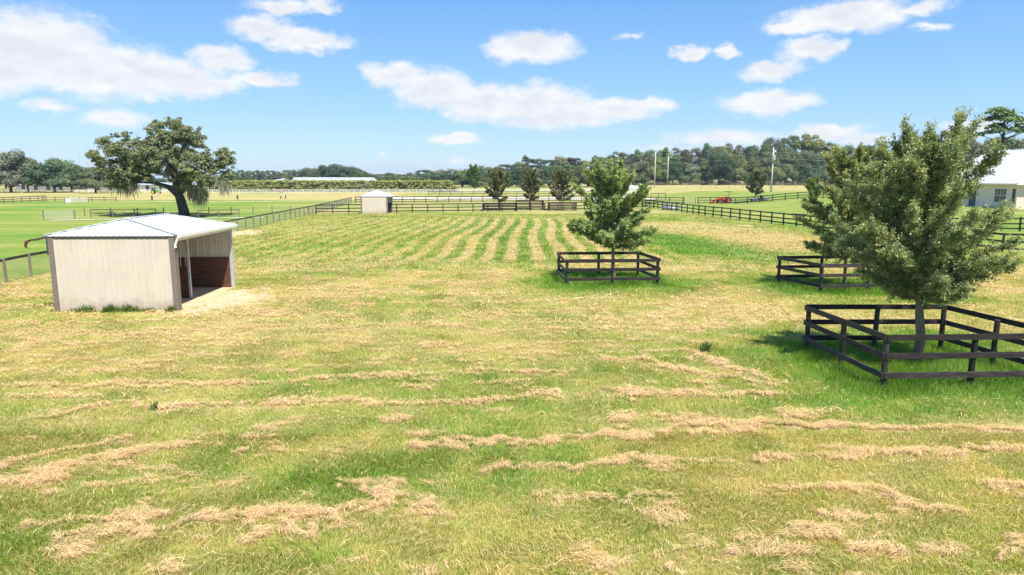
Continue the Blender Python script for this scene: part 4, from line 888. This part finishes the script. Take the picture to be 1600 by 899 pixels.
# long clipped hedge
rg = np.random.default_rng(78); cl = []
for px in np.arange(322, 712, 1.3):
    x, y, _ = pxd(px, 300, 262); e = min(1, (712 - px) / 12 + .3)
    for q_ in range(5):
        z = (.4 + q_ * .82 + rg.normal(0, .1)) * e; cl.append((x + rg.normal(0, .3), y + rg.uniform(-.9, 1.9), z, rg.uniform(.75, 1.05)))
V, F, col = clump_leaves(cl, .40, 15, rg, ((.33, .36, .10), (.21, .25, .07), (.42, .41, .13)), up=.5)
hd = empty('hedge', (-60, 262, 0)); tag(hd, 'long yellow green clipped hedge in front of the pale greenhouse roof', 'hedge'); cr = np_mesh('foliage', V - np.array([-60, 262, 0]), F, M['oakleaf'], col, hd)
b = MB()
for i in range(55): b.tube([(-58 + i * 1.75 + random.uniform(-.3, .3), random.uniform(.2, .8), -.2), (-58 + i * 1.75, .5, 2.0)], [.09, .04], 5)
b.build('stems', M['oakbark'], hd)

# ------------------------------------------------------------ greenhouse range
gh = empty('greenhouse', (-106, 330, -.15)); tag(gh, 'long pale greenhouse range with many small roof vents behind the hedge', 'greenhouse')
GM = mat('pale_greenhouse_cover', (.62, .64, .66), .6, .06, .3)
nb_ = 8; bw_ = 4.6
b = MB(); vs = []
for i in range(nb_):
    x0 = i * bw_; pr = [(x0, 3.2), (x0 + .5, 4.2), (x0 + 1.6, 4.95), (x0 + 2.3, 5.1), (x0 + 3.0, 4.95), (x0 + 4.1, 4.2), (x0 + 4.6, 3.2)]
    b.poly([(x, 0, z) for x, z in pr] + [(x, 26, z) for x, z in pr], [(k, k + 7, k + 8, k + 1) for k in range(6)])
rf = b.build('roof', GM, gh)
b = MB(); b.box((nb_ * bw_ / 2, 0.1, 1.6), (nb_ * bw_, .1, 3.2)); b.box((nb_ * bw_ / 2, 25.9, 1.6), (nb_ * bw_, .1, 3.2)); b.box((.05, 13, 1.6), (.1, 25.7, 3.2)); b.box((nb_ * bw_ - .05, 13, 1.6), (.1, 25.7, 3.2)); b.build('wall', GM, gh)
b = MB()
for i in range(nb_): b.poly([(i * bw_ + x, .0, z) for x, z in ((.1, 3.2), (.55, 4.15), (1.6, 4.9), (2.3, 5.03), (3., 4.9), (4.05, 4.15), (4.5, 3.2))], [tuple(range(6, -1, -1))])
b.build('gable', GM, gh)
for i in range(nb_):
    b = MB(); b.poly([(i * bw_ + 1.5, .3, 4.95), (i * bw_ + 3.1, .3, 4.95), (i * bw_ + 3.1, .3, 5.45), (i * bw_ + 1.7, .3, 5.55), (i * bw_ + 1.5, 25, 4.95), (i * bw_ + 3.1, 25, 4.95), (i * bw_ + 3.1, 25, 5.45), (i * bw_ + 1.7, 25, 5.55)], [(0, 1, 2, 3), (7, 6, 5, 4), (3, 2, 6, 7), (0, 3, 7, 4), (1, 5, 6, 2)]); b.build('roof_vent', GM, gh)
s2_ = empty('long_barn', (-122, 320, 0), R(2)); tag(s2_, 'low pale roofed barn stepping down left of the greenhouse', 'barn')
b = MB(); b.poly([(-1, -3, 1.6), (16, -3, 4.0), (16, 4, 5.0), (-1, 4, 2.4), (16, 11, 4.0), (-1, 11, 1.6)], [(0, 1, 2, 3), (3, 2, 4, 5)]); b.build('roof', GM, s2_)
b = MB(); b.box((7.5, 4, .8), (15, 12, 1.6)); b.build('wall', M['housewall'], s2_)
# pale long low buildings behind the white fence at the left
pb = empty('stable_block', (-205, 285, 0), R(3)); tag(pb, 'long low pale stable block with bluish roof behind the white fence at far left', 'stable')
b = MB(); b.box((45, 3, 1.15), (90, 6, 2.3)); b.build('wall', M['white'], pb)
b = MB(); b.poly([(-1, -1, 2.31), (91, -1, 2.31), (91, 3, 3.3), (-1, 3, 3.3), (91, 7, 2.31), (-1, 7, 2.31)], [(0, 1, 2, 3), (3, 2, 4, 5)]); b.build('roof', mat('bluish_metal_roof', (.36, .42, .50), .5, .08, .5), pb)
for i in range(18):
    b = MB(); b.box((3 + i * 5, -.03, 1.0), (1.4, .06, 2.0)); b.build('door', M['darkmetal'], pb)

# ------------------------------------------------------------ house at right
hz = 1.1; hs_ = empty('house', (66, 90, hz)); tag(hs_, 'large cream house with pale hipped metal roof at the right edge', 'house')
WX, WY, WH = 17, 17.5, 3.35
def hwall(c, s, name='wall'): b = MB(); b.box(c, s); return b.build(name, M['housewall'], hs_)
hwall((.1, WY / 2, WH / 2 - .6), (.2, WY, WH + 1.2)); hwall((WX / 2, .1, WH / 2 - .6), (WX - .404, .2, WH + 1.2)); hwall((WX / 2, WY - .1, WH / 2 - .6), (WX - .404, .2, WH + 1.2)); hwall((WX - .1, WY / 2, WH / 2 - .6), (.2, WY, WH + 1.2))
ov = .7; e = [(-ov, -ov, WH), (WX + ov, -ov, WH), (WX + ov, WY + ov, WH), (-ov, WY + ov, WH)]; rz_ = WH + 4.95; A = (WX / 2, 5.6, rz_); B = (WX / 2, WY + ov - .4, rz_)
b = MB(); b.poly([*e, A, B], [(0, 1, 4), (1, 2, 5, 4), (2, 3, 5), (3, 0, 4, 5)])
b.poly([(q[0], q[1], q[2] - .16) for q in e], [(3, 2, 1, 0)])
rf = b.build('roof', M['houseroof'], hs_)
b = MB()
for i in range(4):
    p, q = e[i], e[(i + 1) % 4]; b.beam((p[0], p[1], WH - .08), (q[0], q[1], WH - .08), .08, .18)
b.build('gutter', M['gutter'], hs_)
b = MB()
for (p, q) in ((e[0], A), (e[1], A), (A, B), (e[3], B), (e[2], B)): b.beam(Vector(p) + Vector((0, 0, .05)), Vector(q) + Vector((0, 0, .05)), .3, .05)
b.build('ridge_cap', M['houseroof'], rf)
b = MB(); b.tube([(6, 3.2, WH + 3.0), (6, 3.2, WH + 4.1)], .1, 8); b.build('vent_pipe', M['lightmetal'], rf)
def window(y, z, w, h, facing='x', x=0):
    b = MB(); 
    if facing == 'x':
        b.box((-.03, y, z), (.06, w + .24, h + .24)); f = b.build('window', M['gutter'], hs_)
        for k in (-1, 1): 
            b = MB(); b.box((-.066, y + k * w / 4, z), (.02, w / 2 - .1, h)); b.build('pane', M['glass'], f)
        b = MB(); b.box((-.085, y, z), (.025, w, .06)); b.box((-.085, y - w / 4, z + h / 4), (.02, .04, h / 2)); b.box((-.085, y + w / 4, z + h / 4), (.02, .04, h / 2)); b.build('glazing_bar', M['gutter'], f)
    else:
        b.box((x, -.03, z), (w + .24, .06, h + .24)); f = b.build('window', M['gutter'], hs_)
        b = MB(); b.box((x, -.066, z), (w, .02, h)); b.build('pane', M['glass'], f); b = MB(); b.box((x, -.085, z), (w, .025, .06)); b.box((x, -.085, z), (.05, .024, h)); b.build('glazing_bar', M['gutter'], f)
window(3.0, 1.75, 2.3, 1.75); window(0, 1.8, 1.8, 1.6, 'y', 6)
for y in (.55,):
    b = MB(); b.box((-.04, y, 1.75), (.07, .5, 1.8)); b.build('shutter', M['shutter'], hs_)
b = MB(); b.box((-.05, 8.6, 1.1), (.1, 1.3, 2.3)); d_ = b.build('door', M['darkmetal'], hs_)
b = MB(); b.box((-.12, 9.1, 1.1), (.06, .06, .12)); b.build('handle', M['lightmetal'], d_)
b = MB(); b.box((-.02, 7.6, 1.1), (.16, .3, 2.6)); b.build('porch_column', M['gutter'], hs_)
b = MB(); b.box((-.6, 8.3, .06), (1.2, 3.0, .16)); b.build('step', M['concrete'], hs_)
# shrub and short black fence by the house corner
rg = np.random.default_rng(5)
V, F, col = clump_leaves([(0, 0, .6, .65), (.6, .1, .5, .5), (-.45, .1, .45, .45), (.2, -.1, .9, .4)], .13, 18, rg, T_DK)
sh = np_mesh('shrub', V, F, M['oakleaf'], col); sh.location = (66.9, 88.2, hz); tag(sh, 'dark round shrub at the near corner of the cream house', 'shrub')
fence('board_fence', 'short black board fence at the near corner of the cream house', GF, [(65.6, 87.5), (71, 87.0)], (.3, .8, 1.25), h=1.45, sp=2.6, r=.1)

# ------------------------------------------------------------ utility poles and wires
def pole(px, top, d, r, m, label, arm=False, box=False, lamp=False):
    x, y, z = pxd(px, top, d); t = empty('utility_pole', (x, y, 0)); tag(t, label, 'utility pole', 'utility poles')
    b = MB(); b.tube([(0, 0, -.3), (0, 0, z)], [r, r * .65], 10); b.build('shaft', M[m], t, smooth=True)
    b = MB(); b.tube([(0, 0, z - .3), (0, 0, z + .25)], .07, 6); b.build('insulator', M['gutter'], t)
    if box:
        b = MB(); b.tube([(.1, -.45, z - 3.4), (.1, -.45, z - 2.2), (.1, -.45, z - 2.1)], [.36, .36, .2], 12); b.build('transformer', M['lightmetal'], t); b = MB(); b.box((.55, 0, z - .9), (.3, .3, .5)); b.box((.25, 0, z - .9), (.5, .08, .08)); b.build('cutout', M['gutter'], t)
    if lamp:
        b = MB(); b.tube([(0, 0, z - .6), (1.6, 0, z - .1), (2.4, 0, z - .05)], .07, 6); b.build('lamp_arm', M['lightmetal'], t); b = MB(); b.box((2.7, 0, z - .08), (.9, .4, .2)); b.build('lamp_head', M['lightmetal'], t)
    return Vector((x, y, z))
p1 = pole(1024.5, 238, 296, .26, 'pole', 'wooden pole just right of the tiny distant shed, left of the pair')
p2 = pole(1044.5, 244, 378, .32, 'pole', 'wooden pole right of the pair before the woods')
p3 = pole(1209, 231, 195, .26, 'concrete', 'pale grey pole with transformer rising above the grey buggy', box=True)
p4 = pole(977, 272, 330, .2, 'pole', 'short lamp pole by the top right of the mid paddock tree', lamp=True)
b = MB()
for dz in (.0, 1.6, 3.2):
    pts = []
    for (a, c) in ((Vector((-120, 420, 13 - dz * .5)), p3 - Vector((0, 0, 1.2 + dz))), (p3 - Vector((0, 0, 1.2 + dz)), Vector((190, 150, 11.5 - dz)))):
        for k in range(17):
            s = k / 16; q = a.lerp(c, s); q.z -= 4 * s * (1 - s) * 2.2; pts.append(q)
    b.tube(pts, .022, 4)
w_ = b.build('power_line', M['wire']); tag(w_, 'thin sagging power lines running past the transformer pole', 'power line')

# ------------------------------------------------------------ tractor, buggy, feeder and the specks of the far pasture
def wheel(parent, c, r, w, rim='greypaint'):
    b = MB(); b.disc(c, (0, 1, 0), r, w, 22)
    for k in range(14):
        a = k * 2 * math.pi / 14; b.box((c[0] + math.cos(a) * r, c[1], c[2] + math.sin(a) * r), (.06, w, .06))
    o = b.build('wheel', M['tyre'], parent); b = MB(); b.disc(c, (0, 1, 0), r * .55, w + .03, 16); b.build('rim', M[rim], o)
t = empty('tractor', (43.6, 141.5, 0), R(185)); tag(t, 'red compact tractor with roll bar canopy parked behind the black fence', 'tractor')
b = MB(); b.poly([(-.1, -.3, .55), (1.4, -.28, .55), (1.45, -.26, 1.1), (.9, -.3, 1.3), (-.1, -.32, 1.35), (-.1, .3, .55), (1.4, .28, .55), (1.45, .26, 1.1), (.9, .3, 1.3), (-.1, .32, 1.35)], [(0, 1, 2, 3, 4), (9, 8, 7, 6, 5), (0, 5, 6, 1), (1, 6, 7, 2), (2, 7, 8, 3), (3, 8, 9, 4), (4, 9, 5, 0)]); b.build('hood', M['red'], t, bevel=.03)
b = MB(); b.box((-.5, 0, .65), (1.0, .6, .3)); b.box((-.8, .52, 1.12), (.95, .36, .07)); b.box((-.8, -.52, 1.12), (.95, .36, .07)); b.box((-.6, 0, 1.0), (.5, .45, .2)); b.box((-.85, 0, 1.25), (.1, .45, .5)); b.build('body', M['red'], t)
for s in (-1, 1): wheel(t, (-.75, s * .62, .62), .62, .34, 'red'); wheel(t, (1.05, s * .5, .38), .38, .22, 'red')
b = MB()
for s in (-1, 1): b.tube([(-1.05, s * .48, .7), (-1.05, s * .48, 2.2), (-1.05, s * .3, 2.3)], .04, 6)
b.tube([(-1.05, -.3, 2.3), (-1.05, .3, 2.3)], .04, 6); b.build('roll_bar', M['red'], t)
b = MB(); b.box((-.75, 0, 2.4), (1.1, 1.15, .09)); b.build('canopy', M['darkmetal'], t)
b = MB()
for s in (-1, 1): b.beam((.5, s * .42, 1.1), (1.8, s * .42, .75), .07, .14); b.beam((1.8, s * .42, .75), (2.2, s * .42, .35), .07, .12)
b.poly([(2.1, -.75, .1), (2.7, -.75, .08), (2.1, -.75, .6), (2.1, .75, .1), (2.7, .75, .08), (2.1, .75, .6)], [(0, 1, 2), (5, 4, 3), (0, 3, 4, 1), (0, 2, 5, 3)]); b.build('loader', M['red'], t)
b = MB(); b.tube([(-.1, 0, 1.35), (-.35, 0, 1.5)], .025, 6); b.disc((-.37, 0, 1.52), (-.6, 0, .5), .2, .04, 14); b.build('steering_wheel', M['darkmetal'], t)
mo = empty('mower_deck', (46.6, 141.2, 0), R(3)); tag(mo, 'black mowing deck lying in the grass right of the red tractor', 'mower deck')
b = MB(); b.tube([(0, 0, .1), (0, 0, .32), (0, 0, .4)], [.8, .8, .5], 14); b.build('deck', M['darkmetal'], mo); b = MB(); b.beam((.3, 0, .35), (1.3, 0, .3), .1, .1); b.beam((-.3, .5, .35), (1.2, 0, .3), .06, .06); b.build('hitch', M['darkmetal'], mo)
t = empty('utility_buggy', (51.0, 141.8, 0), R(183)); t.scale = (1.15, 1.15, 1.15); tag(t, 'grey open utility buggy with flat roof parked right of the small field tree', 'buggy')
b = MB(); b.poly([(.5, -.7, .45), (1.5, -.65, .5), (1.55, -.6, .85), (.6, -.7, 1.05), (.5, .7, .45), (1.5, .65, .5), (1.55, .6, .85), (.6, .7, 1.05)], [(0, 1, 2, 3), (7, 6, 5, 4), (0, 4, 5, 1), (1, 5, 6, 2), (2, 6, 7, 3), (3, 7, 4, 0)]); b.build('hood', M['greypaint'], t, bevel=.04)
b = MB(); b.box((-.1, 0, .5), (2.4, 1.3, .16)); b.build('chassis', M['darkmetal'], t); b = MB(); b.box((-1.0, 0, .85), (1.1, 1.4, .36)); b.build('cargo_bed', M['greypaint'], t, bevel=.03)
b = MB(); b.box((-.05, 0, .75), (.5, 1.2, .3)); b.box((-.33, 0, 1.15), (.14, 1.2, .55)); b.build('seat', M['cloth'], t, bevel=.04)
b = MB()
for s in (-1, 1): b.tube([(.7, s * .62, 1.0), (.35, s * .6, 1.9), (-.5, s * .6, 1.92), (-.6, s * .62, .9)], .03, 6)
b.build('roll_cage', M['darkmetal'], t); b = MB(); b.box((-.1, 0, 1.97), (1.5, 1.36, .06)); b.build('roof', M['darkmetal'], t)
for s in (-1, 1): wheel(t, (-.95, s * .62, .33), .33, .24); wheel(t, (1.0, s * .62, .33), .33, .24)
b = MB(); b.disc((.42, .3, 1.12), (-.7, 0, .5), .18, .04, 12); b.tube([(.65, .3, .95), (.42, .3, 1.12)], .02, 5); b.build('steering_wheel', M['darkmetal'], t)
# round bale feeder by the far right corner
t = empty('hay_feeder', (26.0, 112.5, 0)); tag(t, 'grey weathered ring feeder by the long right fence near its far end', 'feeder')
b = MB(); n = 24
for z in (.12, .62, 1.1): b.tube([(math.cos(k * 2 * math.pi / n) * 1.25, math.sin(k * 2 * math.pi / n) * 1.25, z) for k in range(n + 1)], .035, 6, cap=False)
b.build('ring', M['greypaint'], t)
b = MB()
for k in range(16): a = k * 2 * math.pi / 16; b.beam((math.cos(a) * 1.25, math.sin(a) * 1.25, .05), (math.cos(a) * 1.3, math.sin(a) * 1.3, 1.15), .03, .03)
b.build('bars', M['greypaint'], t)
b = MB(); b.tube([(math.cos(k * 2 * math.pi / n) * 1.27, math.sin(k * 2 * math.pi / n) * 1.27, .35) for k in range(n + 1)], .2, 4, cap=False); b.build('skirt', M['greypaint'], t)
# green tractor and red trailer far in the pasture
t = empty('tractor', (*pix(243, 303), 0), R(10)); t.scale = (.7, .7, .7); tag(t, 'green tractor with yellow wheels far away under the mossy oak', 'tractor')
b = MB(); b.poly([(0, -.4, .9), (2.2, -.35, .9), (2.2, -.3, 1.7), (0, -.4, 1.9), (0, .4, .9), (2.2, .35, .9), (2.2, .3, 1.7), (0, .4, 1.9)], [(0, 1, 2, 3), (7, 6, 5, 4), (0, 4, 5, 1), (1, 5, 6, 2), (2, 6, 7, 3), (3, 7, 4, 0)]); b.build('hood', M['greenpaint'], t, bevel=.05)
b = MB(); b.box((-.9, 0, 2.0), (1.5, 1.3, 1.3)); b.build('cab', M['glass'], t); b = MB(); b.box((-.9, 0, 2.75), (1.7, 1.5, .15)); b.box((-.9, .9, 1.55), (1.4, .4, .1)); b.box((-.9, -.9, 1.55), (1.4, .4, .1)); b.build('roof', M['greenpaint'], t)
for s in (-1, 1): wheel(t, (-.9, s * .9, .8), .8, .45, 'yellowpaint'); wheel(t, (1.7, s * .8, .5), .5, .3, 'yellowpaint')
t = empty('farm_trailer', (*pix(440, 301.5), 0), R(5)); tag(t, 'small faded red farm trailer by the far white fence', 'trailer')
b = MB(); b.box((0, 0, .75), (3.2, 1.6, .12)); b.box((0, .78, 1.05), (3.2, .06, .5)); b.box((0, -.78, 1.05), (3.2, .06, .5)); b.box((-1.57, 0, 1.05), (.06, 1.5, .5)); b.build('box', M['dullred'], t)
b = MB(); b.beam((1.6, 0, .65), (2.8, 0, .45), .1, .1); b.build('drawbar', M['dullred'], t)
for s in (-1, 1): wheel(t, (-.2, s * .95, .38), .38, .22)
# white cross-armed post and dark stumps in the pasture
x, y = pix(249, 308); t = empty('cross_post', (x, y, 0)); tag(t, 'pale wooden post with short cross arm in the pasture under the mossy oak', 'post')
b = MB(); b.tube([(0, 0, -.1), (0, 0, 3.6)], .13, 8); b.build('shaft', M['pole'], t); b = MB(); b.beam((-.6, 0, 3.0), (1.2, 0, 3.0), .08, .1); b.build('cross_arm', M['pole'], t)
for (px, py, lab) in ((237.5, 313, 'dark short stump left of the pale cross armed post'), (371, 312, 'dark short stump in the pasture right of the mossy oak')):
    x, y = pix(px, py); b = MB(); b.tube([(0, 0, -.1), (0, 0, .5), (.03, 0, 1.0), (.0, 0, 1.1)], [.22, .17, .19, .1], 9); o = b.build('tree_stump', M['oakbark']); o.location = (x, y, 0); tag(o, lab, 'stump', 'dark stumps in the left pasture')
x, y = pix(443, 311); b = MB()
b.poly([(-.9, -.3, .9), (.9, -.3, 1.15), (.9, .3, 1.15), (-.9, .3, .9), (-.9, -.3, .84), (.9, -.3, 1.09), (.9, .3, 1.09), (-.9, .3, .84)], [(0, 1, 2, 3), (7, 6, 5, 4), (0, 4, 5, 1), (2, 6, 7, 3), (0, 3, 7, 4), (1, 5, 6, 2)]); t = empty('water_trough', (x, y, 0)); tag(t, 'pale tilted trough on dark legs in the left pasture', 'trough'); b.build('basin', M['gutter'], t)
b = MB()
for q in ((-.6, -.2), (.6, -.2), (-.6, .2), (.6, .2)): b.beam((q[0] - .15, q[1], 0), (q[0], q[1], .95 + q[0] * .1), .09, .09)
b.build('legs', M['darkmetal'], t)
x, y = pix(107, 317); b = MB(); b.tube([(0, 0, 0), (0, 0, .5), (0, 0, .7)], [.5, .55, .3], 12); o = b.build('round_tub', M['gutter']); o.location = (x, y, 0); tag(o, 'round whitish tub by the pale panel gate', 'tub')
# weeds at the foot of the shed wall
rg = np.random.default_rng(9); n = 2600
xx = rg.uniform(-18.1, -13.2, n); cl_ = vn(xx * 2.4, xx * 0, 3); keep = rg.random(n) < cl_ ** 1.3; xx = xx[keep]; n = len(xx); yy = 26.42 - np.abs(rg.normal(0, .14, n)) + .027 * (xx + 15)
hh = .12 + .32 * rg.random(n) * vn(xx * 2.4, xx * 0, 3)
V, F, cc_ = blades(xx, yy, hh, rg.uniform(.015, .05, n), rg.uniform(.2, .8, n), (np.array((.10, .16, .03)) * rg.uniform(.6, 1.6, n)[:, None]))
wd = np_mesh('weeds', V, F, M['grass'], cc_); tag(wd, 'green weeds along the foot of the beige shed wall', 'weeds', kind='stuff')

for (px, py, sz, lab) in ((1101, 549, .42, 'single dark green thistle like weed left of the big enclosure'), (240, 640, .2, 'small dark weed between hay rows below the shed')):
    x, y = pix(px, py); n = 90; a_ = rg.uniform(0, 6.28, n); rr_ = np.abs(rg.normal(0, sz * .22, n))
    V, F, cc_ = blades(x + np.cos(a_) * rr_, y + np.sin(a_) * rr_, sz * rg.uniform(.5, 1.1, n), rg.uniform(.03, .06, n), rg.uniform(.2, .7, n), np.array((.16, .24, .08)) * rg.uniform(.6, 1.5, n)[:, None])
    wo = np_mesh('weed', V, F, M['grass'], cc_); tag(wo, lab, 'weed')

# ------------------------------------------------------------ haze: the summer air over the pastures
b = MB(); b.box((0, 1700, 20), (5200, 4000, 46)); hz_o = b.build('haze', None); tag(hz_o, 'thin bluish summer haze over the whole farm', 'haze', kind='stuff')
hm = bpy.data.materials.new('haze_air'); hm.use_nodes = True; t = hm.node_tree; t.nodes.clear(); o = nn(t, 'ShaderNodeOutputMaterial'); v = nn(t, 'ShaderNodeVolumePrincipled')
v.inputs['Color'].default_value = (.72, .84, 1, 1); v.inputs['Density'].default_value = .00013; v.inputs['Anisotropy'].default_value = 0; t.links.new(v.outputs[0], o.inputs['Volume']); hz_o.data.materials.append(hm)
